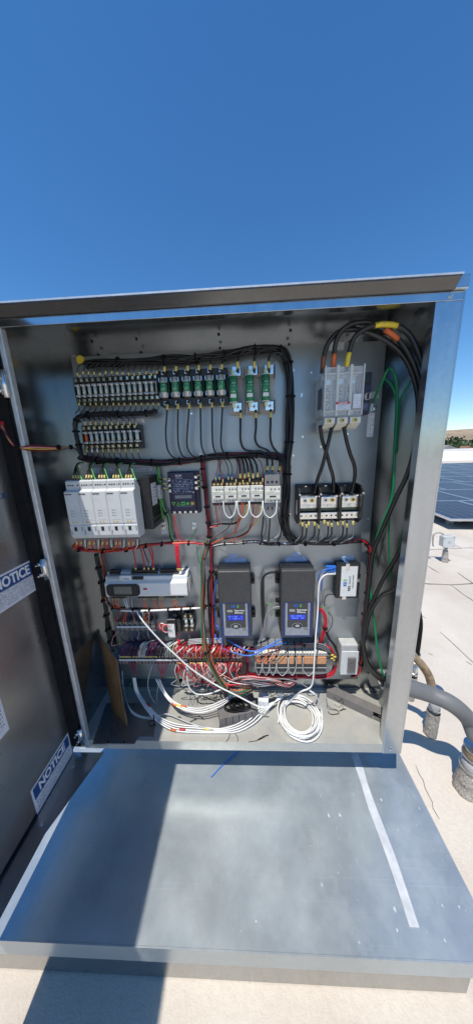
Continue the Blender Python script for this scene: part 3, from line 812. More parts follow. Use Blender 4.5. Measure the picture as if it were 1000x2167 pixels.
# alarm lead from the door into the cabinet, with its round red beacon base
wb = thing('door_lead', 'thin red and white door leads tied together crossing into the cabinet', 'wires', atx(2, 900, DX + .03))
o0 = Vector(wb.location)
for k, mt in enumerate(('w_maroon', 'w_pink', 'w_yellow', 'w_maroon')):
    dz = (k - 1.5) * 2.2
    pp = [o0 + Vector((.002 * k, 0, 0)), at(18, 928 + dz * .5, .70), at(36, 946, .715), at(70, 948 + dz * 1.6, .76), at(110, 949 + dz * 1.2, .82), at(150, 947, .9), at(160, 950, .92), at(172, 958, .935)]
    MB().tube([p_ - o0 for p_ in spline(pp, 6)], .0021, 6).build('wire', mt, wb, smooth=True)
for px, Y in ((36, .715), (124, .84), (150, .9)):
    q = at(px, 946, Y) - o0; MB().cyl(q + Vector((-.003, 0, 0)), q + Vector((.003, 0, 0)), .008, n=8).build('cable_tie', 'rubber', wb)
q = Vector((DX, 0, 0)); bq = atx(0, 897, DX)
tb = thing('alarm_grommet', 'round dark red rubber grommet on the door where leads enter', 'grommet', bq)
MB().cyl((0, 0, 0), (.012, 0, 0), .02, .016, n=18).build('collar', 'w_maroon', tb, smooth=True)
MB().cyl((.0121, 0, 0), (.02, 0, 0), .011, n=14).build('nut', 'red', tb)
# ================================================================== equipment on the mounting panel
def screw_head(mb, x, z, p, r, n=10):
    mb.cyl((x, -p, z), (x, -p - .0012, z), r, n=n)
    return mb
ORD = ['first', 'second', 'third', 'fourth', 'fifth', 'sixth', 'seventh', 'eighth', 'ninth', 'tenth', 'eleventh', 'twelfth', 'thirteenth', 'fourteenth', 'fifteenth']
# ---------- small fuse holders
def small_fuse_holder(body_mat):
    t = thing('fuse_holder', '', 'fuse holder')
    w, h = .0188, .080
    mb = MB().bp(-w / 2, w / 2, 0, .022, -h / 2, h / 2).bp(-w / 2, w / 2, .0221, .044, h / 2 - .017, h / 2).bp(-w / 2, w / 2, .0221, .044, -h / 2, -h / 2 + .017)
    mb.bp(-w / 2, -w / 2 + .0016, .0221, .047, -h / 2 + .0175, h / 2 - .0175)
    mb.build('body', 'black_plastic', t, .0008, seg=1)
    f = MB().cyl((0, -.037, -.012), (0, -.037, .012), .0062, n=10).build('fuse', body_mat, t, smooth=True)
    for s in (-1, 1):
        MB().cyl((0, -.037, s * .0121), (0, -.037, s * .0205), .0066, n=10).build('end_cap', 'tin', f, smooth=True)
        MB().bp(-.0072, -.0052, .024, .045, s * .0165 - .0028, s * .0165 + .0028).bp(.0052, .0072, .024, .045, s * .0165 - .0028, s * .0165 + .0028).bp(-.0072, .0072, .0223, .0245, s * .0165 - .0028, s * .0165 + .0028).build('clip', 'tin', t)
        tm = MB().bp(-.0045, .0045, .0441, .0468, s * (h / 2 - .009) - .005, s * (h / 2 - .009) + .005).build('terminal', 'brass', t)
        screw_head(MB(), 0, s * (h / 2 - .009), .0468, .0028, 8).build('screw', 'chrome', tm)
    return t
fp = small_fuse_holder('fuse_pale'); fr_ = small_fuse_holder('w_orange')
ROW1 = [163.8, 175.6, 187.5, 199.4, 211.5, 223.2, 236.2, 247.8, 259.5, 272.5, 284.1, 295.8, 308.8, 320.4, 331.5]
ROW2 = [180.7, 191.7, 203.1, 214.8, 226.9, 237.5, 250.0, 262.6, 275.3, 288.5]
z1 = (P(163.8, 826.5, .044).z + P(331.5, 819.5, .044).z) / 2; z2 = (P(180.7, 926, .044).z + P(288.5, 923, .044).z) / 2
l1 = 'slim black fuse holder with pale fuse in the long upper row'; l2 = 'slim black fuse holder with pale fuse in the short second row'
used = False
for i, x in enumerate(ROW1):
    l1 = ORD[14 - i] + ' slim black fuse holder of the upper row, counted from the green banded fuse blocks'
    loc = (P(x, 823, .044).x, YP, z1)
    if not used: o = fp; o.location = loc; o['label'] = l1; used = True
    else: o = copy_tree(fp, loc=loc, label=l1)
    o['group'] = 'small fuse holders in the upper row'
for i, x in enumerate(ROW2):
    loc = (P(x, 925, .044).x, YP, z2)
    if i == 0:
        fr_.location = loc; fr_['label'] = 'slim black fuse holder with an orange red fuse ending the second row'; continue
    l2 = ORD[i - 1] + ' pale fused slim holder of the second row, counted from the orange red fuse'
    copy_tree(fp, loc=loc, label=l2, group='small fuse holders in the second row')
# ---------- medium fuse holders with green banded fuses
def medium_holder():
    t = thing('fuse_holder', 'black fuse block with green banded silver fuse', 'fuse holder', group='medium green fuse blocks in one row')
    w, h = .0395, .108
    mb = MB().bp(-w / 2, w / 2, 0, .018, -h / 2, h / 2).bp(-w / 2, w / 2, .0181, .036, h / 2 - .022, h / 2).bp(-w / 2, w / 2, .0181, .036, -h / 2, -h / 2 + .022)
    mb.prism([(-.0182, h / 2 - .0222), (-.058, h / 2 - .03), (-.058, -h / 2 + .03), (-.0182, -h / 2 + .0222)], 0, w / 2 - .002, w / 2)
    mb.prism([(-.0182, h / 2 - .0222), (-.058, h / 2 - .03), (-.058, -h / 2 + .03), (-.0182, -h / 2 + .0222)], 0, -w / 2, -w / 2 + .002)
    recalc(mb.build('body', 'black_plastic', t))
    f = MB().cyl((-.001, -.042, -.030), (-.001, -.042, .030), .0108, n=16).build('fuse', 'tin', t, smooth=True)
    MB().cyl((-.001, -.042, -.0145), (-.001, -.042, .0145), .0135, n=16).build('band', 'print_green', f, smooth=True)
    for s in (-1, 1): MB().cyl((-.001, -.042, s * .0146), (-.001, -.042, s * .0165), .0137, n=16).build('band_rim', 'fuse_pale', f, smooth=True)
    for s in (-1, 1):
        MB().bp(-.0145, -.012, .02, .05, s * .023 - .006, s * .023 + .006).bp(.0102, .0128, .02, .05, s * .023 - .006, s * .023 + .006).bp(-.0145, .0128, .0185, .0205, s * .023 - .006, s * .023 + .006).build('clip', 'steel', t)
        tm = MB().bp(-.006, .006, .0361, .042, s * .046 - .006, s * .046 + .006).build('terminal', 'steel', t, .0006)
        screw_head(MB(), 0, s * .046, .042, .0042).build('screw', 'rubber', tm)
    return t
ROWC = [347.6, 372, 396.4, 420.2, 444.3, 468.6]
zc = (P(347.6, 822, .04).z + P(468.6, 815, .04).z) / 2
mh = medium_holder()
for i, x in enumerate(ROWC):
    loc = (P(x, 818, .04).x, YP, zc)
    lab = ORD[5 - i] + ' black fuse block with green banded fuse, counted from the large grey blocks'
    if i == 0: mh.location = loc; mh['label'] = lab
    else: copy_tree(mh, loc=loc, label=lab)
# ---------- large fuse blocks
def large_block():
    t = thing('fuse_block', 'large grey fuse block with long green fuse between silver lugs', 'fuse block', group='large green fuse blocks')
    w, h = .049, .148
    mb = MB().bp(-w / 2, w / 2, 0, .010, -h / 2, h / 2).bp(w / 2 - .0025, w / 2, .0101, .05, h * .22, h / 2).bp(w / 2 - .0025, w / 2, .0101, .05, -h / 2, -h * .22)
    mb.bp(-w / 2, w / 2, .0101, .022, h * .27, h / 2 - .004).bp(-w / 2, w / 2, .0101, .022, -h / 2 + .004, -h * .27)
    mb.build('base', 'light_grey', t, .0012, seg=1)
    f = MB().cyl((-.008, -.043, -.038), (-.008, -.043, .038), .0135, n=18).build('fuse', 'fuse_green', t, smooth=True)
    MB().cyl((-.008, -.043, -.030), (-.008, -.043, .030), .0137, n=18).build('printed_band', 'print_green', f, smooth=True)
    for s in (-1, 1): MB().cyl((-.008, -.043, s * .0381), (-.008, -.043, s * .041), .0142, n=18).build('rim', 'fuse_pale', f, smooth=True)
    MB().bp(-.017, .001, .0567, .0572, -.027, -.016).build('paper_band', 'paper', f)
    for s in (-1, 1):
        MB().bp(-.012, -.004, .024, .05, min(s * .042, s * .056), max(s * .042, s * .056)).build('blade', 'brass', t)
        lg = MB().bp(-.010, .0175, .0222, .044, s * .054 - .0135, s * .054 + .0135).build('lug', 'chrome', t, .001)
        mbx = MB().ring((.005, s * .054), .003, .0075, .044, .0446); recalc(mbx.build('screw_rim', 'steel', lg))
        MB().cyl((.005, -.0441, s * .054), (.005, -.0443, s * .054), .003, n=8).build('socket', 'ink', lg)
    return t
lb0 = large_block()
for i, (x0, x1) in enumerate(((484, 514.8), (517, 548.4), (549.8, 580.6))):
    cx, cz, w, h = rect(x0, 780, x1, 875.6, .01)
    lab = 'large grey fuse block with long green fuse, ' + ('beside the smaller black blocks', 'between two alike blocks', 'beside the thick black harness')[i]
    if i == 0: lb0.location = (cx, YP, cz); zz = cz; lb0['label'] = lab
    else: copy_tree(lb0, loc=(cx, YP, zz), label=lab)
# ---------- main terminal unit under a clear cover
cx, cz, w, h = rect(685, 775, 768, 882, .12)
t = thing('main_breaker', 'main breaker with clear plastic terminal cover and three heavy black cables', 'breaker', (cx, YP, cz))
MB().bp(-w / 2 + .004, w / 2 - .004, 0, .07, -h * .42, h * .42).build('body', 'grey_white', t, .002)
for k in range(3):
    x0 = -w / 2 + .006 + k * (w - .012) / 3; x1 = x0 + (w - .012) / 3 - .006
    MB().bp(x0 + .002, x1 - .002, .0701, .082, -h * .30, h * .32).build('terminal_board', 'print_board', t)
    bl = MB().bp(x0 + .004, x1 - .004, .0825, .094, h * .2, h * .3).build('lug', 'chrome', t)
    MB().cyl(((x0 + x1) / 2 - .006, -.094, h * .25), ((x0 + x1) / 2 - .006, -.097, h * .25), .006, n=10).build('screw', 'steel', bl)
    for r in range(9):
        for q in range(3): 
            if (r * 3 + q + k) % 4 != 3: MB().cyl((x0 + .009 + q * .006, -.082, h * .12 - r * .0075), (x0 + .009 + q * .006, -.0845, h * .12 - r * .0075), .0021, n=6).build('test_point', ('fuse_green', 'ink', 'print_white')[(r + q) % 3], t)
cv = MB()
cv.bp(-w / 2, w / 2, .117, .120, -h / 2, h / 2)
cv.bp(-w / 2, -w / 2 + .003, 0, .1168, -h / 2, h / 2).bp(w / 2 - .003, w / 2, 0, .1168, -h / 2, h / 2).bp(-w / 2 + .0032, w / 2 - .0032, .03, .1168, h / 2 - .003, h / 2)
cvo = cv.build('cover', 'clear_cover', t, .0015)
rb = MB()
for k in range(4): rb.bp(-w / 2 + k * w / 3 - (.004 if k else 0), -w / 2 + k * w / 3 + (.004 if k < 3 else 0), .1203, .125, -h / 2 + .004, h / 2 + .004)
rb.bp(-w / 2 + .005, w / 2 - .005, .1203, .1225, h / 2 - .02, h / 2 - .017).bp(-w / 2 + .005, w / 2 - .005, .1203, .1225, -h / 2 + .016, -h / 2 + .019)
rb.build('cover_rib', 'frosted_rib', t, .001)
for k in range(3):
    x0 = -w / 2 + k * w / 3
    mb = MB().prism([(-.125, -h / 2 - .001), (-.125, -h / 2 - .018), (-.09, -h / 2 - .034), (-.03, -h / 2 - .034), (-.03, -h / 2 - .001)], 0, x0 + .003, x0 + w / 3 - .003)
    pc = recalc(mb.build('cable_shroud', 'cream', t, .002))
    MB().bp(x0 + .010, x0 + w / 3 - .014, .1252, .1262, -h / 2 - .016, -h / 2 - .004).build('wiring_window', 'yellow_sleeve', pc)
    screw_head(MB(), x0 + w / 6, -h / 2 - .010, .1262, .0025).build('hole', 'ink', pc)
sl = MB().box(-w / 2 - .0008, -w / 2 - .0002, -.095, -.055, -.04, .02).build('side_label', 'navy', t)
lbl = MB().bp(-w * .2, w * .16, .1252, .1257, -h * .36, -h * .22).build('warning_label', 'print_block', t)
MB().bp(-w * .2, w * .16, .1258, .1262, -h * .245, -h * .2).build('red_band', 'red', lbl)
text('lettering', 'DANGER', .0062, 'print_white', lbl, (-w * .02, -.1265, -h * .222), bold=.0002)
MB().bp(w * .24, w * .44, .1252, .1257, -h * .34, -h * .05).build('inspection_label', 'print_vert', t)
# switch body at its side
cx, cz, w2, h2 = rect(766, 787, 784, 876, .06)
t = thing('switch_unit', 'dark blue grey switch body tucked beside the clear breaker cover', 'switch', (cx, YP, cz))
MB().bp(-w2 / 2 - .006, w2 / 2, 0, .06, -h2 / 2, h2 / 2).build('body', 'navy', t, .002)
MB().bp(-w2 / 2 - .004, w2 / 2 - .006, .0601, .068, h2 * .22, h2 * .44).build('upper_step', 'black_plastic', t, .001)
kb = MB().cyl((0, -.0601, -.01), (0, -.07, -.01), .0105, n=16).build('knob', 'light_grey', t, smooth=True)
MB().bp(-.002, .002, .0702, .076, -.018, -.002).build('pointer', 'ink', kb)
MB().bp(-w2 / 2, w2 / 2 - .004, .0601, .0606, -h2 * .42, -h2 * .22).build('rating_label', 'print_navy', t)
# ---------- five soft starters
x_l = P(133, 1037, .16).x; x_r = P(281.5, 1037, .16).x
mwid = (x_r - x_l) / 5; zt_ = P(205, 1036, .16).z; zb_ = P(220, 1140, .16).z; hh = zt_ - zb_
def starter():
    t = thing('motor_starter', 'pale grey modular starter with black rear case in a row of five', 'motor starter', group='pale starter modules in one row')
    w = mwid - .0008
    pf = [(-.107, hh / 2 + .0), (-.135, hh / 2 + .03), (-.145, hh / 2 + .026), (-.145, hh / 2), (-.160, hh / 2 - .006), (-.160, -hh * .18), (-.157, -hh * .20), (-.160, -hh * .22), (-.160, -hh / 2 + .012), (-.152, -hh / 2), (-.107, -hh / 2)]
    recalc(MB().prism(pf, 0, -w / 2, w / 2).build('housing', 'grey_white', t, .0012))
    MB().bp(-w / 2 + .0005, w / 2 - .0005, 0, .1065, -hh / 2 + .01, hh / 2 + .012).build('rear_case', 'black_plastic', t)
    for k in range(5):
        MB().cyl((-w / 2 + .009 + k * .0076, -.1446, hh / 2 + .0135), (-w / 2 + .009 + k * .0076, -.1456, hh / 2 + .0135), .0026, n=8).build('terminal_hole', 'ink' if k != 3 else 'chrome', t)
    text('lettering', 'EATON', .0056, 'ink', t, (-w * .19, -.1603, hh / 2 - .0135), bold=.0003, sx=1.1)
    for k in range(3): MB().bp(-w * .22, -w * .22 + .003, .1601, .1606, hh * .08 - k * .009, hh * .08 - k * .009 + .003).bp(-w * .1, w * .06, .1601, .1604, hh * .08 - k * .009 + .0006, hh * .08 - k * .009 + .0022).build('status_mark', 'ink_grey', t)
    MB().bp(-w * .32, w * .38, .1601, .1604, -hh * .105, hh * -.015 - .012).build('fine_print', 'print_grey', t)
    for k in (0, 1):
        mb = MB().prism([(-.007 + k * .010 - .004, -hh * .165), (-.007 + k * .010 + .004, -hh * .165), (-.007 + k * .010, -hh * .165 + .007)], 1, -.1604, -.1601); recalc(mb.build('warning_mark', 'ink_amber', t))
    MB().bp(-w * .18, w * .03, .1601, .1607, -hh * .33, -hh * .245).build('window', 'ink', t)
    for s in (-1, 1): MB().bp(s * w * .4 - .0014, s * w * .4 + .0014, .1601, .1606, -hh * .37 + s * .006, -hh * .28 + s * .006).build('latch_slot', 'ink_grey', t)
    for k in range(5): MB().bp(-w / 2 + .006 + k * .0078, -w / 2 + .010 + k * .0078, .13, .150, -hh / 2 - .007, -hh / 2 - .0002).build('lower_terminal', 'mid_grey', t)
    return t
st0 = starter()
for k in range(5):
    loc = (x_l + mwid * (k + .5), YP, (zt_ + zb_) / 2)
    lab = ORD[4 - k] + ' pale grey starter module counted from the black end case'
    if k == 0: st0.location = loc; st0['label'] = lab
    else: copy_tree(st0, loc=loc, label=lab)
# the black end case and terminal block to their side
cx, cz, w, h = rect(300, 1000, 332, 1120, .06)
zc0 = (zt_ + zb_) / 2
t = thing('starter_end_case', 'black heat sink case ending the row of pale starters', 'case', (x_r + .026, YP, zc0))
MB().bp(-.0255, .006, 0, .105, -hh / 2 + .012, hh / 2 + .03).build('case', 'black_plastic', t, .002)
for k in range(6): MB().bp(.0062, .0085, .01, .10, -hh / 2 + .03 + k * .02, -hh / 2 + .036 + k * .02).build('fin', 'black_plastic', t)
sl = MB().box(.0088, .0093, -.1, -.055, hh * .08, hh * .08 + .075).build('side_label', 'print_side', t)
MB().box(.0063, .020, -.045, -.015, hh * .16, hh * .16 + .05).build('terminal_block', 'light_grey', t, .002)
# ---------- phase monitor
cx, cz, w, h = rect(355, 998, 420, 1088, .038)
t = thing('phase_monitor', 'dark navy phase monitor with small display and coloured arrow buttons', 'monitor', (cx, YP, cz))
MB().bp(-w / 2, w / 2, 0, .026, -h / 2, h / 2).bp(-w / 2 + .012, w / 2 - .012, .0261, .038, -h / 2 + .012, h / 2 - .002).build('body', 'navy', t, .0025)
MB().bp(-w / 2 + .014, w / 2 - .014, .0382, .0386, h * -.02, h * .34).build('print_area', 'print_navy', t)
text('lettering', 'ICM', .0105, 'print_white', t, (-w * .12, -.0386, h * .41), bold=.0002, sx=1.2, shear=.2)
text('lettering', 'CONTROLS', .0048, 'print_white', t, (-w * .1, -.0386, h * .355))
MB().bp(-w * .28, w * .27, .0382, .0388, -h * .12, -h * .045).build('display', 'lcd_dim', t)
for k in range(5):
    x = -w * .34 + k * w * .155; zz_ = -h * .245
    if k < 2:
        s = -1 if k == 0 else 1
        mb = MB().prism([(x - .007, zz_ - s * .006), (x + .007, zz_ - s * .006), (x, zz_ + s * .007)], 1, -.040, -.0382); recalc(mb.build('arrow_button', 'led_green', t))
        mb = MB().prism([(x - .004, zz_ - s * .004), (x + .004, zz_ - s * .004), (x, zz_ + s * .004)], 1, -.0405, -.0401); recalc(mb.build('button_face', 'navy', t))
    else:
        b_ = MB().bp(x - .0065, x + .0065, .0382, .040, zz_ - .0065, zz_ + .0065).build('square_button', ('led_green', 'fuse_green', 'relay_orange')[k - 2], t)
        MB().bp(x - .004, x + .004, .0401, .0404, zz_ - .003, zz_ + .003).build('icon', ('navy', 'led_green', 'yellow')[k - 2], b_)
text('lettering', 'UL', .007, 'print_white', t, (w * .33, -.0386, h * .02), bold=.0002)
MB().bp(-w * .33, w * .3, .0382, .0385, -h * .33, -h * .30).build('fine_print', 'print_navy', t)
for k in range(3):
    for s in (-1, 1):
        zz_ = h * .37 - k * h * .13 - (0 if s > 0 else h * .05)
        tm = MB().bp(s * (w / 2 - .008) - .006, s * (w / 2 - .008) + .006, .0262, .034, zz_ - .006, zz_ + .006).build('terminal', 'steel', t, .001)
        screw_head(MB(), s * (w / 2 - .008), zz_, .034, .004).build('screw', 'chrome', tm)
for k in range(5):
    x = -w * .36 + k * w * .18
    tm = MB().bp(x - .005, x + .005, .0262, .032, -h / 2 + .001, -h / 2 + .0105).build('terminal', 'steel', t, .001)
    screw_head(MB(), x, -h / 2 + .006, .032, .0035).build('screw', 'chrome', tm)
# ---------- contactors
def contactor(w, h, label, tall=False):
    t = thing('contactor', label, 'contactor')
    hb_ = h * 1.75 if not tall else h * 2.25
    MB().bp(-w / 2, w / 2, 0, .068, -hb_ * .42, hb_ * .48).build('rear_body', 'black_plastic', t, .0015)
    if tall:
        MB().bp(-w / 2 + .001, w / 2 - .003, .0682, .08, h * .52, h * 1.2).build('terminal_deck', 'mid_grey', t, .002)
        MB().bp(-w / 2 + .001, w / 2 - .003, .0682, .078, -h * 1.0, -h * .52).build('terminal_deck', 'mid_grey', t, .002)
        for k in range(3):
            x = -w * .3 + k * w * .27
            for z_, p_ in ((h * .75, .08), (-h * .85, .078)): MB().cyl((x, -p_, z_), (x, -p_ - .001, z_), .0045, n=10).build('terminal_screw', 'ink', t)
    else:
        for k in range(3):
            x = -w * .3 + k * w * .3
            MB().cyl((x, -.0683, h * .62), (x, -.070, h * .62), .0042, n=10).build('terminal_screw', 'brass', t)
    fc = MB().bp(-w / 2 + .0006, w / 2 - .0006, .0681, .083, -h / 2, h / 2).bp(-w / 2 + .003, w / 2 - .003, .0832, .087, -h * .28, h * .2).build('front', 'cream', t, .001)
    MB().bp(-w * .42, w * .42, .0872, .0875, h * .02, h * .18).build('brand_band', 'print_cream', fc)
    MB().bp(-w * .2, w * .2, .0872, .0878, -h * .14, -h * .06).build('indicator_slot', 'ink', fc)
    MB().bp(-w * .42, w * .38, .0872, .0875, -h * .27, -h * .17).build('fine_print', 'print_cream', fc)
    MB().bp(-w * .4, w * .1, .0872, .0876, h * .18, h * .195).build('green_line', 'fuse_green', fc)
    for k in range(3):
        MB().cyl((-w * .1 + k * w * .24, -.0831, h * .32), (-w * .1 + k * w * .24, -.0838, h * .32), .0033, n=9).build('screw_hole', 'ink_grey', fc)
        MB().cyl((-w * .1 + k * w * .24, -.0831, -h * .39), (-w * .1 + k * w * .24, -.0838, -h * .39), .0028, n=9).build('screw_hole', 'ink_grey', fc)
    return t
cx0_, cz_, wC, hC = rect(447, 1029, 557.2, 1063, .085)
wC /= 4
c_p = contactor(wC - .0006, hC, 'cream fronted contactor in the run of four joined by white loops')
c_p['group'] = 'four matching contactors'
XC0 = cx0_ - 2 * wC
for k in range(4):
    loc = (XC0 + wC * (k + .5), YP, cz_)
    lab = ORD[3 - k] + ' small cream contactor counted from the larger one ending the row'
    if k == 0: c_p.location = loc; c_p['label'] = lab
    else: copy_tree(c_p, loc=loc, label=lab)
cx, cz, w, h = rect(559.5, 1029, 594, 1064, .085)
o = contactor(w, h, 'larger cream contactor with grey terminal decks ending the row', True); o.location = (cx, YP, cz)
# rail behind the contactors
def rail(label, x0, x1, y, d=0.006, hh_=.035):
    a, b_ = P(x0, y, 0), P(x1, y, 0)
    t = thing('mounting_rail', label, 'rail', ((a.x + b_.x) / 2, YP, (a.z + b_.z) / 2)); w_ = (b_.x - a.x)
    MB().bp(-w_ / 2, w_ / 2, 0, .0015, -hh_ / 2 + .006, hh_ / 2 - .006).bp(-w_ / 2, w_ / 2, .0015, .0075, hh_ / 2 - .008, hh_ / 2 - .006).bp(-w_ / 2, w_ / 2, .0015, .0075, -hh_ / 2 + .006, -hh_ / 2 + .008).build('channel', 'steel', t)
    MB().bp(-w_ / 2, w_ / 2, .0076, .009, hh_ / 2 - .008, hh_ / 2).bp(-w_ / 2, w_ / 2, .0076, .009, -hh_ / 2, -hh_ / 2 + .008).build('lip', 'steel', t)
    return t
# ---------- power distribution block
cx, cz, w, h = rect(631, 1028, 767, 1111, .075)
t = thing('distribution_block', 'three pole black distribution block with bright silver lugs', 'terminal block', (cx, YP, cz))
MB().bp(-w / 2, w / 2, 0, .02, -h / 2, h / 2).build('base', 'black_plastic', t, .002)
for k in range(4):
    x = -w / 2 + .003 + k * (w - .006) / 3
    recalc(MB().prism([(-.0201, h / 2), (-.06, h / 2 - .004), (-.078, h / 2 - .016), (-.078, -h / 2 + .022), (-.05, -h / 2), (-.0201, -h / 2)], 0, x - .003, x + .003).build('barrier', 'black_plastic', t, .001))
    MB().cyl((x, -.0781, h * .3), (x, -.083, h * .3), .0035, n=8).build('barrier_post', 'light_grey', t)
for k in range(3):
    x0 = -w / 2 + .0075 + k * (w - .006) / 3; x1 = x0 + (w - .006) / 3 - .009; xm = (x0 + x1) / 2
    recalc(MB().prism([(-.0201, h * .26), (-.048, h * .26), (-.056, h * .20), (-.056, -h * .08), (-.0201, -h * .08)], 0, x0, x1).build('upper_lug', 'chrome', t, .001))
    for s, mt in ((-1, 'steel'), (1, 'brass')):
        rr = MB().ring((xm + s * .0115, h * .12), .0042, .0088, .056, .0585); recalc(rr.build('set_screw', mt, t))
        MB().cyl((xm + s * .0115, -.0561, h * .12), (xm + s * .0115, -.0566, h * .12), .0042, n=6).build('socket', 'ink', t)
    for q in range(3): MB().bp(x0 + .002, x1 - .002, .0562, .0572, -h * .065 + q * .0045, -h * .065 + q * .0045 + .0018).build('groove_bar', 'steel', t)
    MB().cyl((xm, -.0562, -h * .03), (xm, -.060, -h * .03), .0055, n=12).build('centre_screw', 'steel', t)
    MB().bp(x0, x1, .0202, .046, -h * .17, -h * .085).build('insulator', 'lug_base', t)
    lo = MB().bp(x0 - .001, x1 + .001, .0202, .062, -h * .36, -h * .19).build('lower_lug', 'chrome', t, .001)
    for q in range(4):
        xx = x0 + .006 + q * (x1 - x0 - .012) / 3
        MB().cyl((xx, -.062, -h * .275), (xx, -.0625, -h * .275), .0034, n=8).build('hole', 'ink' if (q + k) % 4 != 1 else 'brass', lo)
    MB().bp(x0 + .004, x1 - .004, .0202, .03, h * .29, h * .44).build('back_plate', 'black_plastic', t)
    fastx = MB().cyl((xm - .004, -.0201, h * .43), (xm - .004, -.026, h * .43), .005, n=8).build('mounting_screw', 'chrome', t)
MB().box(-w / 2 - .0006, -w / 2 - .0002, -.05, -.03, -h * .25, h * .12).build('side_label', 'print_side', t)
# ---------- programmable controller
cx, cz, w, h = rect(222, 1229, 396, 1263, .06)
t = thing('controller', 'long white programmable controller with dark oval display window', 'controller', (cx, YP, cz))
pf = [(0, h / 2 + .022), (-.028, h / 2 + .022), (-.03, h / 2 + .014), (-.046, h / 2 + .012), (-.049, h / 2 - .002), (-.060, h / 2 - .012), (-.062, -h / 2 + .008), (-.058, -h / 2), (0, -h / 2 - .006)]
recalc(MB().prism(pf, 0, -w / 2, w / 2).build('housing', 'white_plastic', t, .0025))
for x0, x1, z_ in ((-w * .19, w * .13, 1), (w * .16, w * .39, 1), (-w * .46, -w * .33, 1)):
    cn = MB().bp(x0, x1, .02, .0345, h / 2 + .0222, h / 2 + .032).bp(x0, x1, .0303, .0385, h / 2 + .0145, h / 2 + .0221).build('terminal_strip', 'black_plastic', t, .001)
    n = int((x1 - x0) / .009)
    for k in range(n): MB().bp(x0 + .003 + k * .009, x0 + .008 + k * .009, .0386, .0390, h / 2 + .0155, h / 2 + .0205).build('screw', 'mid_grey', cn)
MB().bp(-w * .16, -w * .03, .0462, .053, h / 2 + .0005, h / 2 + .012).build('mid_connector', 'black_plastic', t, .001)
for k in range(11): MB().bp(-w * .47 + k * .0055, -w * .47 + k * .0055 + .003, .0495, .0505, h / 2 + .002, h / 2 + .012).build('vent_slot', 'light_grey', t)
tgo = MB().bp(-w * .31, -w * .17, .0465, .0545, h / 2 + .0, h / 2 + .019).build('module_cover', 'white_plastic', t, .001)
text('lettering', 'Modbus', .0062, 'logo_blue', tgo, (-w * .23, -.0548, h / 2 + .006), bold=.0002)
def rounded(x0, x1, z0, z1, r, n=6):
    o = []
    for cxx, czz, a0 in ((x1 - r, z1 - r, 0), (x0 + r, z1 - r, 90), (x0 + r, z0 + r, 180), (x1 - r, z0 + r, 270)):
        for i in range(n + 1):
            a_ = R_(a0 + 90 * i / n); o.append((cxx + r * math.cos(a_), czz + r * math.sin(a_)))
    return o
dp = recalc(MB().prism(rounded(-w * .475, -w * .07, -h * .42, h * .32, .016), 1, -.066, -.0605).build('display_bezel', 'black_plastic', t, .001))
MB().bp(-w * .38, -w * .165, .0662, .0666, -h * .27, h * .2).build('screen', 'lcd_grey', dp)
for s in (-.43, -.12):
    for k in range(3): MB().bp(w * s - .004, w * s + .004, .0662, .0668, -h * .22 + k * .010, -h * .22 + k * .010 + .006).build('key', 'charcoal', dp)
el = MB().prism([(w * -.005 + .008 * math.cos(i * .393), .0 + .0035 * math.sin(i * .393)) for i in range(16)], 1, -.0634, -.0618); recalc(el.build('brand_oval', 'red', t))
for x0, x1 in ((-w * .46, -w * .28), (-w * .13, w * .12), (w * .20, w * .34), (w * .36, w * .44)):
    MB().bp(x0, x1, .02, .050, -h / 2 - .012, -h / 2 - .0062).build('lower_terminal_strip', 'black_plastic', t, .001)
MB().box(w / 2 + .0003, w / 2 + .006, -.045, -.01, -h * .3, h * .55).build('end_clip', 'chrome', t, .002)
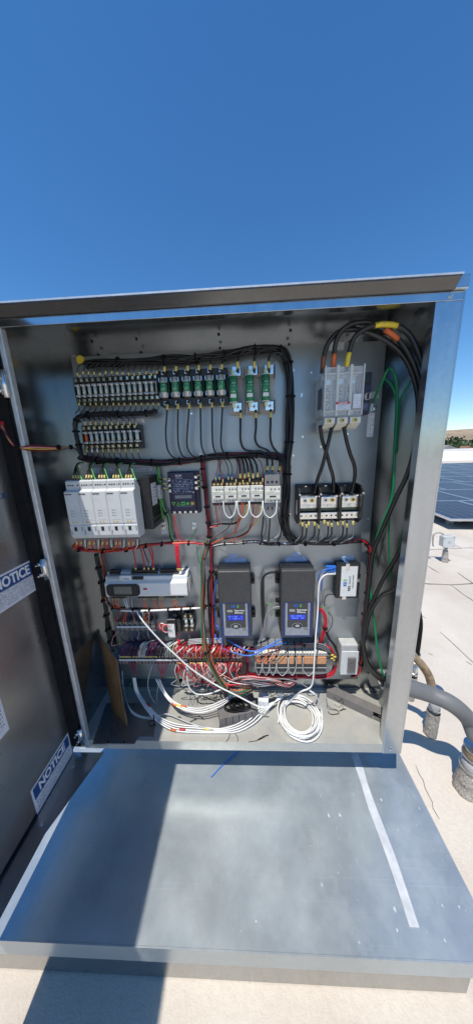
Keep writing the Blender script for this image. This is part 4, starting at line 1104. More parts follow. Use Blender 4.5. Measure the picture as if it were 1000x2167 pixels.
# ---------- two evaporator controllers
def evap(x0, x1, y0, y1, label):
    cx, cz, w, h = rect(x0, y0, x1, y1, .075)
    t = thing('evaporator_controller', label, 'controller', (cx, YP, cz))
    MB().bp(-w / 2 - .001, w / 2 + .001, 0, .048, -h / 2 - .001, h / 2 + .001).build('rear_case', 'black_plastic', t, .004)
    MB().bp(-w / 2, w / 2, .0482, .075, -h / 2, h / 2).build('lid', 'lid_grey', t, .006, seg=3)
    zt = h * .045
    bl = recalc(MB().prism(rounded(-w * .44, w * .44, -h * .475, zt, .004, 3), 1, -.0762, -.0752).build('overlay', 'dark_blue', t))
    MB().bp(-w * .375, w * .375, .0763, .0766, -h * .455, zt - .003).build('silver_field', 'silver_print', bl)
    MB().bp(-w * .31, w * .31, .0767, .0770, -h * .33, zt - .002).build('dark_field', 'lid_grey', bl)
    text('lettering', 'KE', .013, 'logo_blue', bl, (-w * .055, -.0773, -h * .005), bold=.0006)
    text('lettering', '2', .013, 'logo_green', bl, (w * .085, -.0773, -h * .005), bold=.0006)
    text('lettering', 'KE2', .0125, 'print_white', bl, (-w * .165, -.0773, -h * .075), bold=.0001)
    text('lettering', 'Evaporator', .0086, 'print_white', bl, (w * .13, -.0773, -h * .066), bold=.0002)
    text('lettering', 'Efficiency', .0086, 'print_white', bl, (w * .11, -.0773, -h * .100), bold=.0002)
    lc = MB().bp(-w * .25, w * .25, .0771, .0775, -h * .215, -h * .135).build('screen', 'lcd_blue', bl)
    rnd = random.Random(int(x0))
    for r in range(2):
        for k in range(12):
            if rnd.random() < .7: MB().bp(-w * .22 + k * w * .036, -w * .22 + k * w * .036 + w * .024, .0776, .0778, -h * .165 - r * .009, -h * .165 - r * .009 + .0055).build('character', 'lcd_char', lc)
    ov = recalc(MB().prism([(w * .16 * math.cos(i * .3142), -h * .305 + h * .043 * math.sin(i * .3142)) for i in range(20)], 1, -.0776, -.0771).build('key_ring', 'silver_print', bl))
    recalc(MB().prism([(w * .145 * math.cos(i * .3142), -h * .305 + h * .037 * math.sin(i * .3142)) for i in range(20)], 1, -.078, -.0777).build('key_pad', 'black_plastic', ov))
    recalc(MB().prism([(w * .07 * math.cos(i * .3142), -h * .305 + h * .02 * math.sin(i * .3142)) for i in range(20)], 1, -.0783, -.0781).build('enter_key', 'light_grey', ov))
    recalc(MB().prism(rounded(w * .2, w * .33, -h * .372, -h * .335, .004, 3), 1, -.0775, -.0767).build('back_key', 'mid_grey', bl))
    for s in (-1, 1):
        for zz_ in (h * .27, -h * .26): 
            lg = MB().bp(s * (w / 2 + .008) - .008, s * (w / 2 + .008) + .008, .004, .016, zz_ - .02, zz_ + .02).build('mounting_ear', 'black_plastic', t, .004)
            MB().cyl((s * (w / 2 + .009), -.0161, zz_), (s * (w / 2 + .009), -.02, zz_), .004, n=8).build('screw', 'rubber', lg)
    for zz_ in (h * .4, -h * .02): MB().cyl((-w / 2 - .016, -.03, zz_), (-w / 2 - .0005, -.03, zz_), .009, n=12).build('cable_gland', 'rubber', t)
    return t
evap(462.5, 531.5, 1209, 1351, 'dark grey evaporator controller with blue display beside the hanging coloured harness')
evap(594.5, 664.5, 1207, 1350, 'dark grey evaporator controller with blue display beside the white hanging cable')
# ---------- network switch
cx, cz, w, h = rect(711, 1194, 760, 1266, .036)
t = thing('network_switch', 'small black network switch with white label held by metal clips', 'switch', (cx, YP, cz))
MB().bp(-w / 2, w / 2, .004, .036, -h / 2, h / 2).build('case', 'black_plastic', t, .0015)
MB().bp(-w / 2 + .016, w / 2 - .009, .0361, .0366, -h / 2 + .007, h / 2 - .008).build('label_border', 'light_grey', t)
fl = MB().bp(-w / 2 + .018, w / 2 - .011, .0367, .0371, -h / 2 + .009, h / 2 - .010).build('front_label', 'paper', t)
rt = (math.pi / 2, -math.pi / 2, 0)
text('lettering', 'KE', .016, 'logo_blue', fl, (-w * .12, -.0374, -.010), rt, bold=.0007)
text('lettering', '2', .016, 'logo_green', fl, (-w * .12, -.0374, .006), rt, bold=.0007)
text('lettering', 'KE2', .013, 'ink', fl, (w * .07, -.0374, -.028), rt, bold=.0004)
text('lettering', 'Switch', .013, 'ink_grey', fl, (w * .07, -.0374, .006), rt)
text('lettering', 'INDUSTRIAL ETHERNET', .0052, 'ink', fl, (w * .22, -.0374, .0), rt)
MB().bp(-w * .13, w * .03, .0362, .038, h / 2 - .022, h / 2 + .003).bp(-w * .13, w * .03, .0, .038, h / 2 + .0005, h / 2 + .0025).bp(-w * .2, w * .0, .0005, .0025, h / 2 + .002, h / 2 + .018).build('clip', 'chrome', t, .0006)
MB().bp(w / 2 - .012, w / 2 + .002, .0362, .038, -.003, .011).bp(w / 2 + .0005, w / 2 + .0025, .0, .038, -.003, .011).bp(w / 2 + .001, w / 2 + .018, .0005, .0025, -.006, .014).build('clip', 'chrome', t, .0006)
MB().bp(-w * .22, -w * .04, .0372, .039, -h / 2 - .003, -h / 2 + .011).bp(-w * .22, -w * .04, 0, .0385, -h / 2 - .0050, -h / 2 - .0025).build('clip', 'chrome', t, .0006)
for k in range(5): MB().box(-w / 2 - .0006, -w / 2 - .0001, -.031, -.012, h * .36 - k * .022 - .006, h * .36 - k * .022 + .006).build('port', 'ink', t)
plugs = []
for k in range(3):
    zz_ = cz + h * .38 - k * .0125
    o = MB().box(-.036, 0, -.006, .006, -.005, .005).build('network_plug', 'blue_conn' if k < 2 else 'white_plastic', None, .0012, loc=(cx - w / 2 - .0003, YP - .022, zz_))
    tag(o, 'blue network plug pushed into the side of small switch' if k < 2 else 'white network plug under the two blue plugs of switch', 'plug', 'blue network plugs' if k < 2 else None)
    MB().box(-.030, -.006, -.0085, -.0062, -.003, .003).build('latch', 'blue_conn' if k < 2 else 'white_plastic', o)
# ---------- service outlet box
cx, cz, w, h = rect(721, 1368, 757, 1428, .05)
t = thing('outlet_box', 'grey metal outlet box with tan receptacle near the harness', 'outlet', (cx, YP, cz))
MB().bp(-w / 2, w / 2, 0, .045, -h / 2, h / 2 + .002).build('box', 'light_grey', t, .006, seg=3)
MB().bp(-w / 2 + .0015, w / 2 + .0015, .0452, .049, -h / 2 - .002, h / 2 - .026).build('cover_plate', 'grey_white', t, .0015)
rc = MB().bp(-w * .12, w * .36, .0492, .056, -h * .40, h * .12).build('receptacle', 'duct_grey', t, .003)
for s in (-1, 1): MB().bp(w * .10 - .004, w * .10 - .002, .0561, .0565, -h * .14 + s * .014 - .004, -h * .14 + s * .014 + .004).bp(w * .10 + .004, w * .10 + .006, .0561, .0565, -h * .14 + s * .014 - .004, -h * .14 + s * .014 + .004).build('slot', 'ink', rc)
MB().cyl((w * .02, -.0492, -h * .45), (w * .02, -.051, -h * .45), .003, n=8).build('screw', 'steel', t)
# ---------- small terminal strip, transformer, slim fuse pair
def terminal_strip(label, x0, x1, ytop, ybot, d, n, mats, mark=None):
    cx, cz, w, h = rect(x0, ytop, x1, ybot, d)
    t = thing('terminal_strip', label, 'terminal strip', (cx, YP, cz))
    pt = w / n
    for k in range(n):
        x = -w / 2 + k * pt
        s = MB().bp(x + .0003, x + pt - .0003, .008, d, -h / 2, -h * .12).bp(x + .0003, x + pt - .0003, .008, d + .004, -h * .1, h * .1).bp(x + .0003, x + pt - .0003, .008, d, h * .12, h / 2).build('terminal', mats[k % len(mats)], t)
        if n <= 60:
            for s_ in (-1, 1): MB().cyl((x + pt / 2, -d, s_ * h * .33), (x + pt / 2, -d - .0006, s_ * h * .33), pt * .28, n=6).build('screw', 'steel' if k % 3 else 'ink', t)
    MB().bp(-w / 2 - .004, w / 2 + .004, 0, .0075, -.012, .012).build('rail', 'steel', t)
    if mark: MB().bp(-w / 2 + .002, w / 2 - w * mark[0], d + .0042, d + .0048, -h * .095, h * .095).build('marker_strip', mark[1], t)
    return t
terminal_strip('short grey terminal strip under the white controller', 247, 328, 1315, 1336, .035, 22, ['mid_grey', 'charcoal', 'mid_grey'], (.17, 'print_strip'))
cx, cz, w, h = rect(353, 1312, 382, 1346, .04)
t = thing('transformer', 'small black transformer with white tag between terminal strip and fuses', 'transformer', (cx, YP, cz))
MB().bp(-w / 2, w / 2, 0, .014, -h / 2, h / 2 + .02).build('base', 'black_plastic', t, .001)
MB().bp(-w * .48, w * .18, .0142, .04, -h / 2, h / 2).build('core', 'black_plastic', t, .002)
MB().bp(w * .2, w * .48, .0142, .034, -h * .34, h * .5).build('coil_end', 'charcoal', t, .003)
MB().bp(-w * .46, w * .16, .0142, .0415, h / 2 + .0005, h / 2 + .004).build('lamination', 'steel', t)
MB().bp(-w * .44, w * .06, .0402, .0408, -h * .5 - .006, h * .25).build('white_tag', 'paper', t)
MB().bp(-w * .2, -w * .18, .0409, .0412, h * .1, h * .17).build('pen_mark', 'ink', t)
MB().cyl((w * .1, -.0142, h * .5 + .012), (w * .1, -.03, h * .5 + .012), .009, n=14).build('terminal_post', 'black_plastic', t)
sf = copy_tree(fp, loc=(P(393, 1318, .044).x, YP, P(393, 1318, .044).z), label='slim black fuse holder with dark fuse beside the small transformer')
sf2 = copy_tree(fp, loc=(P(405, 1318, .044).x, YP, P(405, 1318, .044).z), label='slim black fuse holder with pale fuse beside the hanging coloured harness')
for o in (sf, sf2):
    if 'group' in o: del o['group']
# ---------- long terminal strips at the foot of the panel
terminal_strip('long terminal strip crowded with arching dark and red wires', 252, 516, 1386, 1405, .045, 74, ['mid_grey', 'charcoal', 'mid_grey', 'brown_tape'], (.45, 'grey_white'))
# ---------- relays
def relay(x0, x1, label, group):
    cx, cz, w, h = rect(x0, 1379, x1, 1424, .06)
    t = thing('relay', label, 'relay', (cx, YP, cz), group)
    w -= .0012
    MB().bp(-w / 2, w / 2, 0, .03, -h / 2, h / 2 + .012).build('base', 'mid_grey', t, .001)
    n = max(2, int(round(w / .0115)))
    for r, (z_, p_, mt) in enumerate(((h * .52, .038, 'mid_grey'), (h * .32, .054, 'cream'))):
        for k in range(n):
            x = -w / 2 + k * w / n
            o = MB().bp(x + .0005, x + w / n - .0005, .0302, p_, z_ - .007, z_ + .007).build('terminal', mt, t, .0006, seg=1)
            MB().bp(x + w / n * .25, x + w / n * .75, p_ + .0002, p_ + .0006, z_ - .003, z_ + .003).build('opening', 'ink', o)
    MB().bp(-w / 2 + .003, w / 2 - .003, .0302, .057, -h * .12, h * .20).build('relay_cover', 'relay_orange', t, .0012)
    MB().bp(-w / 2 + .001, w / 2 - .001, .0302, .056, -h / 2, -h * .13).build('relay_socket', 'charcoal', t, .001)
    MB().bp(-w / 2 - .0003, w / 2 + .0003, .0572, .0585, -h * .30, -h * .27).build('retainer', 'light_grey', t)
    return t
NR = WR = 0
for x0, x1, wide in ((538, 553, 0), (554, 568, 0), (569, 584, 0), (585, 609, 1), (610, 624, 0), (626, 640, 0), (641, 665, 1), (667, 692, 1)):
    if wide: WR += 1
    else: NR += 1
    relay(x0, x1, (ORD[WR - 1] + ' wide' if wide else ORD[NR - 1] + ' narrow') + ' orange windowed relay counted from the long terminal strip', 'wide relays in the row' if wide else 'narrow relays in the row')
# ---------- earth lugs
def earth_lug(px, py, label):
    q = P(px, py, 0); t = thing('earth_lug', label, 'lug', (q.x, YP, q.z))
    MB().bp(-.007, .007, 0, .003, -.016, .012).build('tongue', 'chrome', t, .001)
    MB().bp(-.006, .006, .0031, .016, -.016, -.002).build('barrel', 'chrome', t, .0015)
    MB().cyl((0, -.003, .005), (0, -.010, .005), .0055, n=6).build('bolt', 'steel', t)
    MB().cyl((0, -.0161, -.009), (0, -.020, -.009), .004, n=8).build('set_screw', 'steel', t)
earth_lug(347, 1110, 'silver earth lug with green wire beside the black starter case')
earth_lug(411, 1110, 'silver earth lug with green wire under the navy phase monitor')
earth_lug(789, 860, 'silver earth lug beside the clear breaker cover')
# ================================================================== wiring harnesses
BLK = ['w_black']
bundle('wire_harness', [(180, 771, .03), (205, 768, .03), (250, 766, .032), (320, 763, .032), (370, 760, .03), (414, 758, .032), (450, 754, .032), (487, 749, .032), (526, 741, .034), (565, 737, .034), (590, 740, .034), (604, 753, .034), (611, 778, .033), (614, 820, .033), (613, 880, .033), (611, 945, .033), (608, 985, .033), (606, 1042, .033), (603, 1090, .033), (604, 1118, .033), (612, 1138, .034), (626, 1148, .034)],
       11, .011, .0036, BLK, 'thick black harness along panel top and down past the contactors', 'harness', [.1, .17, .24, .32, .40, .48, .56, .64, .71, .78, .86, .93])
bundle('wire_harness', [(612, 985, .026), (610, 1042, .026), (608, 1095, .026), (613, 1128, .03), (628, 1143, .032), (650, 1150, .03), (690, 1150, .028), (734, 1147, .026), (765, 1145, .026)],
       7, .007, .003, BLK, 'black harness curving under the silver distribution block', 'harness', [.45, .62, .8])
bundle('wire_harness', [(331, 868, .034), (320, 873, .034), (294, 875, .034), (250, 876, .034), (200, 877, .034), (176, 879, .034), (164, 887, .034), (160, 905, .034), (164, 930, .034), (170, 952, .034), (176, 972, .034)],
       9, .008, .003, BLK, 'black harness between the two rows of small fuse holders', 'harness', [.15, .3, .45, .62, .74, .85])
bundle('wire_harness', [(168, 968, .03), (200, 974, .03), (229, 975, .03), (292, 978, .03), (346, 979, .03), (380, 976, .03), (414, 972, .03), (450, 967, .03), (487, 964, .03), (530, 962, .03), (565, 963, .03), (595, 968, .03), (606, 985, .03)],
       10, .009, .0034, ['w_black', 'w_black', 'w_black', 'w_maroon'], 'black harness crossing panel above the monitor and contactors', 'harness', [.1, .2, .3, .42, .54, .66, .78, .9])
bundle('wire_harness', [(427, 975, .028), (430, 1010, .028), (435, 1053, .028), (439, 1090, .028), (441, 1120, .028), (443, 1150, .028)],
       8, .007, .0026, ['w_maroon', 'w_black', 'w_red', 'w_maroon'], 'dark red harness dropping beside the navy phase monitor', 'harness', [.1, .3, .5, .7, .9])
bundle('wire_harness', [(156, 1152, .10), (170, 1162, .10), (200, 1166, .10), (240, 1165, .10), (280, 1161, .09), (300, 1156, .06), (330, 1152, .04), (370, 1149, .03), (405, 1149, .03), (438, 1153, .03)],
       8, .006, .0026, ['w_orange', 'w_red', 'w_orange', 'w_maroon'], 'orange and red harness slung under the pale starter modules', 'harness', [.12, .28, .42, .6, .72, .88])
bundle('wire_harness', [(203, 1172, .03), (209, 1200, .03), (214, 1225, .03), (219, 1258, .03), (224, 1290, .03), (228, 1320, .03), (233, 1350, .03), (240, 1378, .03)],
       8, .008, .0032, ['w_black', 'w_black', 'w_black', 'w_black', 'w_green', 'w_black', 'w_black', 'w_black'], 'black and green harness descending beside the white controller', 'harness', [.15, .32, .48, .62, .78, .9])
bundle('wire_harness', [(215, 1172, .02), (218, 1190, .02), (222, 1215, .02), (226, 1245, .02)], 4, .004, .0024, ['w_maroon', 'w_orange'], 'thin dark orange leads running behind the white controller', 'wires')
bundle('wire_harness', [(222, 1262, .03), (230, 1278, .035), (250, 1287, .04), (310, 1290, .04), (370, 1288, .04), (424, 1284, .035), (440, 1283, .03)],
       6, .005, .0024, ['w_black', 'w_black', 'w_orange', 'w_white'], 'black harness hanging just below the white controller', 'harness', [.3, .5, .68, .8, .92])
bundle('wire_harness', [(441, 1158, .028), (470, 1151, .03), (502, 1149, .03), (539, 1146, .03), (557, 1150, .03), (590, 1151, .03), (630, 1150, .028)],
       6, .005, .0026, ['w_black', 'w_ash', 'w_black', 'w_brown'], 'dark harness with grey strands running below the contactors', 'harness', [.2, .4, .62, .85])
bundle('wire_harness', [(734, 1147, .024), (760, 1143, .024), (774, 1149, .024), (781, 1165, .024), (781, 1200, .024), (778, 1237, .024), (772, 1275, .024), (767, 1325, .024), (764, 1375, .024), (763, 1405, .024), (756, 1425, .024), (742, 1432, .02)],
       7, .006, .0028, ['w_black', 'w_red', 'w_black', 'w_black', 'w_maroon'], 'black and red harness dropping past the network switch', 'harness', [.2, .3, .4, .5, .6, .7, .82])
bundle('wire_harness', [(446, 1150, .03), (447, 1200, .028), (448, 1260, .028), (449, 1320, .03), (450, 1372, .03)], 6, .006, .003, ['w_maroon', 'w_black', 'w_red'], 'dark maroon harness behind the coloured hanging harness', 'harness', [.3, .6])
# the coloured harness that swings forward and down to the floor
HB = [(441, 1140, .04), (436, 1163, .045), (429, 1189, .055), (430, 1228, .06), (428, 1280, .065), (430, 1332, .075), (437, 1380, .09), (452, 1420, .10), (471, 1449, .10), (492, 1465, .10), (518, 1465, .095), (533, 1458, .08)]
bundle('wire_harness', HB, 10, .0085, .0026, ['w_orange', 'w_green', 'w_grey', 'w_pink', 'w_green', 'w_brown', 'w_orange', 'w_black', 'w_green', 'w_orange'], 'orange and green harness hanging from contactors and sweeping to the floor', 'harness', [.05, .55, .78], wob=.2)
# reddish bundle passing through the panel foot
bundle('wire_harness', [(470, 1462, .08), (500, 1440, .085), (530, 1436, .09), (560, 1440, .09), (590, 1448, .085), (610, 1452, .07), (622, 1446, .04), (624, 1434, .02)], 9, .009, .0024, ['w_red', 'w_pink', 'w_maroon', 'w_grey', 'w_red', 'w_white', 'w_black'], 'red and pink wires gathered below the relays into a grommet', 'wires', wob=.6)
bundle('wire_harness', [(520, 1380, .02), (522, 1395, .025), (524, 1412, .03), (520, 1428, .03), (500, 1436, .03)], 7, .006, .0024, ['w_red', 'w_maroon'], 'red wires dropping between the terminal strip and relays', 'wires')
bundle('wire_harness', [(400, 1372, .03), (430, 1369, .03), (470, 1371, .03), (530, 1373, .03), (600, 1369, .03), (660, 1365, .03), (695, 1372, .03), (706, 1392, .03), (707, 1415, .03), (690, 1430, .03), (640, 1432, .03), (560, 1430, .03), (525, 1426, .03)], 9, .007, .0024, ['w_red', 'w_maroon', 'w_red', 'w_black'], 'red harness looping all round the row of relays', 'harness', [.2, .4, .6])
bundle('wire_harness', [(672, 1285, .03), (684, 1297, .035), (688, 1320, .035), (683, 1345, .035), (676, 1360, .03)], 6, .006, .0028, ['w_red', 'w_red', 'w_maroon'], 'bright red cable bending behind the dark controller towards the relays', 'cable', [.6])
# black power leads of the two evaporator controllers
wire('power_lead', [(461, 1211, .03), (447, 1216, .03), (440, 1235, .03), (441, 1270, .03), (443, 1310, .03), (447, 1345, .03), (452, 1366, .03)], .0042, 'w_black', 'black lead curving out of dark controller into the coloured harness, upper', 'lead')
wire('power_lead', [(464, 1285, .03), (452, 1292, .03), (445, 1310, .03), (446, 1340, .03), (450, 1368, .03)], .0042, 'w_black', 'black lead curving out of dark controller into the coloured harness, lower', 'lead')
for k in range(3): wire('power_lead', [(592, 1207 + k * 2, .03), (570, 1211 + k, .03), (556 + k, 1222, .03), (553 + k * 2, 1250, .028), (554 + k * 2, 1300, .028), (556 + k, 1335, .028), (548 + k, 1357, .028), (535, 1364, .025)], .0034, 'w_black', 'upper black lead looping between the two dark controllers', 'lead', 'upper leads between the dark controllers')
for k in range(3): wire('power_lead', [(594, 1283 + k * 2, .03), (575, 1288 + k, .03), (562 + k, 1305, .03), (557 + k * 2, 1330, .03), (552 + k * 2, 1348, .03), (545, 1362, .028)], .0034, 'w_grey', 'lower grey lead looping between the two dark controllers', 'lead', 'lower leads between the dark controllers')
wire('earth_wire', [(563, 1276, .02), (573, 1279, .02), (577, 1290, .02), (573, 1303, .015)], .0014, 'w_lime', 'thin lime wire arching behind dark controller', 'wire')
# ------------------------------------------------------------------ fuse wiring
ys = ('yellow_sleeve',)
rnd = random.Random(21)
for i, x in enumerate(ROW1):
    j = rnd.uniform(-2, 2)
    wire('fuse_wire', [(x, 804, .046), (x - .5, 792, .052), (x + 2 + j, 778, .054), (x + 11 + j, 769, .048), (x + 24, 766, .038)], .0017, 'w_black', 'arched black wire over the ' + ORD[14 - i] + ' upper row fuse holder from the green banded blocks', 'wire', 'arched wires above the upper fuse row', [(.016 + j * .002, .025 + j * .002, 'yellow_sleeve')], tape='marker_sleeve')
    wire('fuse_wire', [(x + 2, 845, .046), (x + 3.5, 855, .05), (x + 3, 866, .046), (x - 5, 875, .038)], .0017, 'w_black', 'short black wire under the ' + ORD[14 - i] + ' upper row fuse holder from the green banded blocks', 'wire', 'short wires below the upper fuse row', [(.012, .020, 'yellow_sleeve')], tape='marker_sleeve')
for i, x in enumerate(ROW2):
    wire('fuse_wire', [(x - 12, 879, .038), (x - 5, 884, .046), (x - 1, 894, .05), (x, 906, .046)], .0016, 'w_black', 'thin black wire above the ' + ORD[i] + ' second row fuse holder, the orange fuse being first', 'wire', 'wires above the second fuse row', [(-.022, -.010, 'yellow_sleeve')], tape='marker_sleeve')
    wire('fuse_wire', [(x + 1, 944, .046), (x + 3, 954, .05), (x + 5, 964, .046), (x + 10, 974, .038)], .0016, 'w_black', 'thin black wire below the ' + ORD[i] + ' second row fuse holder, the orange fuse being first', 'wire', 'wires below the second fuse row', [(.009, .022, 'yellow_sleeve' if i not in (1, 2) else 'paper')], tape='marker_sleeve')
for i, x in enumerate(ROWC):
    yy = 793 - i * .9
    wire('fuse_cable', [(x, yy, .046), (x, yy - 10, .052), (x + 1, yy - 22, .05), (x + 7, yy - 32, .045), (x + 22, yy - 37, .036)], .0032, 'w_black', 'black cable above the ' + ORD[5 - i] + ' green banded fuse block from the large grey blocks', 'cable', 'cables above the green banded fuse blocks', [(.010, .024, 'yellow_sleeve')], tape='marker_sleeve')
z3 = lambda a, b, d: (330 + a / 3.571, 730 + b / 3.571, d)
for i, (a, m1, m2, e) in enumerate(((85, 73, 78, 130), (165, 164, 168, 210), (250, 236, 233, 285), (335, 338, 341, 385), (422, 424, 428, 472), (501, 492, 489, 530))):
    wire('fuse_cable', [z3(a, 425 - i * 4, .044), z3(a, 465, .05), z3((a + m1) / 2, 560, .05), z3(m1, 650, .048), z3(m2, 740, .046), z3(m2 + 14, 800, .044), z3(e, 848 - i * 3, .04), z3(e + 70, 868 - i * 5, .034)], .0031, 'w_black', 'long black cable below the ' + ORD[5 - i] + ' green banded fuse block from the large grey blocks', 'cable', 'long cables below the green banded fuse blocks', [(.012, .028, 'yellow_sleeve')], tape='marker_sleeve')
for k, pts in enumerate(([(620, 205, .046), (616, 160, .055), (618, 110, .055), (650, 55, .05), (730, 18, .045), (840, 12, .04), (900, 30, .036)], [(743, 205, .046), (741, 150, .055), (748, 85, .055), (800, 40, .05), (880, 32, .042), (950, 60, .036)], [(855, 205, .046), (850, 140, .055), (856, 85, .055), (890, 58, .05), (940, 62, .042), (975, 100, .036)])):
    wire('fuse_cable', [z3(*p) for p in pts], .0038, 'w_black', 'thick black cable above the ' + ORD[2 - k] + ' large grey fuse block from the thick harness', 'cable', 'cables above the large fuse blocks', [(.012, .030, 'yellow_sleeve')], tape='marker_sleeve')
for k, pts in enumerate(([(636, 490, .05), (637, 600, .055), (638, 720, .055), (665, 785, .052), (730, 803, .05), (800, 806, .05), (833, 850, .055), (840, 905, .07), (836, 960, .08)], [(752, 490, .05), (754, 620, .055), (748, 710, .055), (775, 765, .052), (840, 795, .05), (872, 840, .055), (878, 900, .07), (876, 960, .08)], [(866, 485, .05), (864, 600, .055), (862, 700, .055), (880, 765, .052), (915, 815, .05), (934, 860, .055), (932, 920, .07), (922, 960, .08)])):
    wire('fuse_cable', [z3(*p) for p in pts], .0038, 'w_black', 'thick black cable below the ' + ORD[2 - k] + ' large grey fuse block from the thick harness', 'cable', 'cables below the large fuse blocks', [(.010, .026, 'yellow_sleeve'), (-.02, -.006, 'yellow_sleeve')], tape='marker_sleeve')
# ------------------------------------------------------------------ contactor wiring
z6 = lambda a, b, d: (410 + a / 4.348, 950 + b / 4.348, d)
for a0, a1, e, yb in ((400, 418, 425, 300), (440, 458, 466, 300), (470, 492, 501, 290), (505, 530, 543, 300), (545, 575, 585, 290)):
    wire('contactor_cable', [z6(a0 - 30, 78, .034), z6(a0, 90, .045), z6(a1, 150, .065), z6(e, 230, .075), z6(e, yb, .072)], .0031, 'w_black', 'black cable bending down onto contactor top with yellow sleeve', 'cable', 'black cables above the contactors', [(-.028, -.012, 'yellow_sleeve')], tape='marker_sleeve')
for a0, a1, e, yb, mt in ((225, 220, 202, 305, 'w_red'), (250, 240, 265, 330, 'w_red'), (395, 400, 388, 330, 'w_red'), (430, 440, 450, 335, 'w_red'), (515, 520, 513, 320, 'w_red'), (610, 632, 632, 320, 'w_red'), (790, 806, 775, 330, 'w_red'), (235, 236, 235, 300, 'w_black'), (290, 314, 316, 300, 'w_black'), (330, 352, 350, 300, 'w_black')):
    wire('control_wire', [z6(a0 - 15, 95, .032), z6(a0, 115, .045), z6(a1, 180, .065), z6(e, 250, .075), z6(e, yb, .075)], .0014, mt, 'thin red control wire dropping onto a contactor' if mt == 'w_red' else 'thin black control wire dropping onto first contactors', 'wire', 'red control wires above contactors' if mt == 'w_red' else 'black control wires above contactors', [(-.018, -.006, 'yellow_sleeve')], tape='marker_sleeve')
for k, (a, b_, lo) in enumerate(((272, 386, 635), (399, 506, 632), (512, 631, 628), (636, 762, 632))):
    m_ = (a + b_) / 2
    wire('jumper_loop', [z6(a, 478, .085), z6(a + 2, 540, .09), z6(a + 18, 600, .092), z6(m_, lo, .092), z6(b_ - 18, 600, .092), z6(b_ - 2, 540, .09), z6(b_, 478, .085)], .0022, 'w_white', ORD[3 - k] + ' white jumper loop under the contactors, counted from the larger contactor', 'wire', 'white loops under the contactors')
for pts, mt in (([(200, 500, .07), (205, 580, .07), (215, 660, .05), (215, 705, .04), (160, 715, .032), (130, 745, .03)], 'w_red'), ([(235, 500, .07), (238, 600, .07), (248, 670, .05), (235, 710, .04), (150, 722, .032), (125, 760, .03)], 'w_pink'),
                ([(310, 500, .07), (345, 590, .07), (352, 660, .05), (300, 740, .04), (210, 800, .034), (120, 880, .03)], 'w_brown'), ([(440, 480, .08), (430, 570, .075), (408, 650, .06), (385, 720, .045), (362, 775, .035), (250, 830, .032), (110, 900, .03)], 'w_orange'),
                ([(455, 500, .08), (450, 570, .075), (425, 650, .06), (398, 730, .045), (380, 780, .035)], 'w_orange'), ([(490, 510, .08), (480, 570, .075), (450, 625, .06), (430, 650, .05)], 'w_yellow'),
                ([(540, 510, .08), (545, 580, .075), (530, 670, .06), (510, 740, .045), (440, 800, .035), (300, 830, .032), (140, 890, .03)], 'w_brown'), ([(568, 510, .08), (572, 580, .075), (552, 660, .06), (515, 740, .045), (470, 790, .035), (330, 850, .032)], 'w_orange'),
                ([(615, 530, .08), (608, 600, .075), (575, 670, .06), (545, 705, .05)], 'w_yellow'), ([(520, 700, .05), (500, 750, .04), (440, 790, .034), (370, 815, .032), (240, 825, .03)], 'w_black')):
    wire('control_wire', [z6(*p) for p in pts], .0019, mt, {'w_red': 'red', 'w_pink': 'pink', 'w_brown': 'brown', 'w_orange': 'orange', 'w_yellow': 'yellow', 'w_black': 'black'}[mt] + ' wire falling from the contactors towards the coloured harness', 'wire', mt[2:] + ' wires under the contactors')
for pts, mt in (([(640, 620, .07), (630, 720, .06), (622, 800, .05), (640, 870, .04), (690, 885, .035), (800, 880, .032)], 'w_black'), ([(700, 620, .07), (695, 720, .06), (688, 820, .05), (700, 880, .04), (800, 872, .032), (900, 866, .03)], 'w_black'),
                ([(655, 640, .065), (668, 720, .055), (650, 800, .045), (615, 835, .035), (570, 850, .03)], 'w_grey'), ([(760, 520, .08), (768, 640, .07), (790, 740, .06), (770, 800, .045), (700, 838, .035), (560, 855, .03), (400, 868, .03)], 'w_ash'), ([(765, 560, .075), (780, 660, .07), (800, 780, .05), (760, 865, .035)], 'w_black')):
    wire('contactor_cable', [z6(*p) for p in pts], .0026, mt, {'w_black': 'black', 'w_grey': 'dark grey', 'w_ash': 'pale grey'}[mt] + ' cable hanging below the larger contactor', 'cable', mt[2:] + ' cables below the larger contactor')
wire('jumper_pair', [z6(138, 740, .03), z6(160, 700, .03), z6(250, 690, .03), z6(350, 690, .032), z6(400, 670, .034), z6(415, 640, .04)], .0036, 'w_black', 'black sleeve curving out behind the first contactor wires', 'wire')
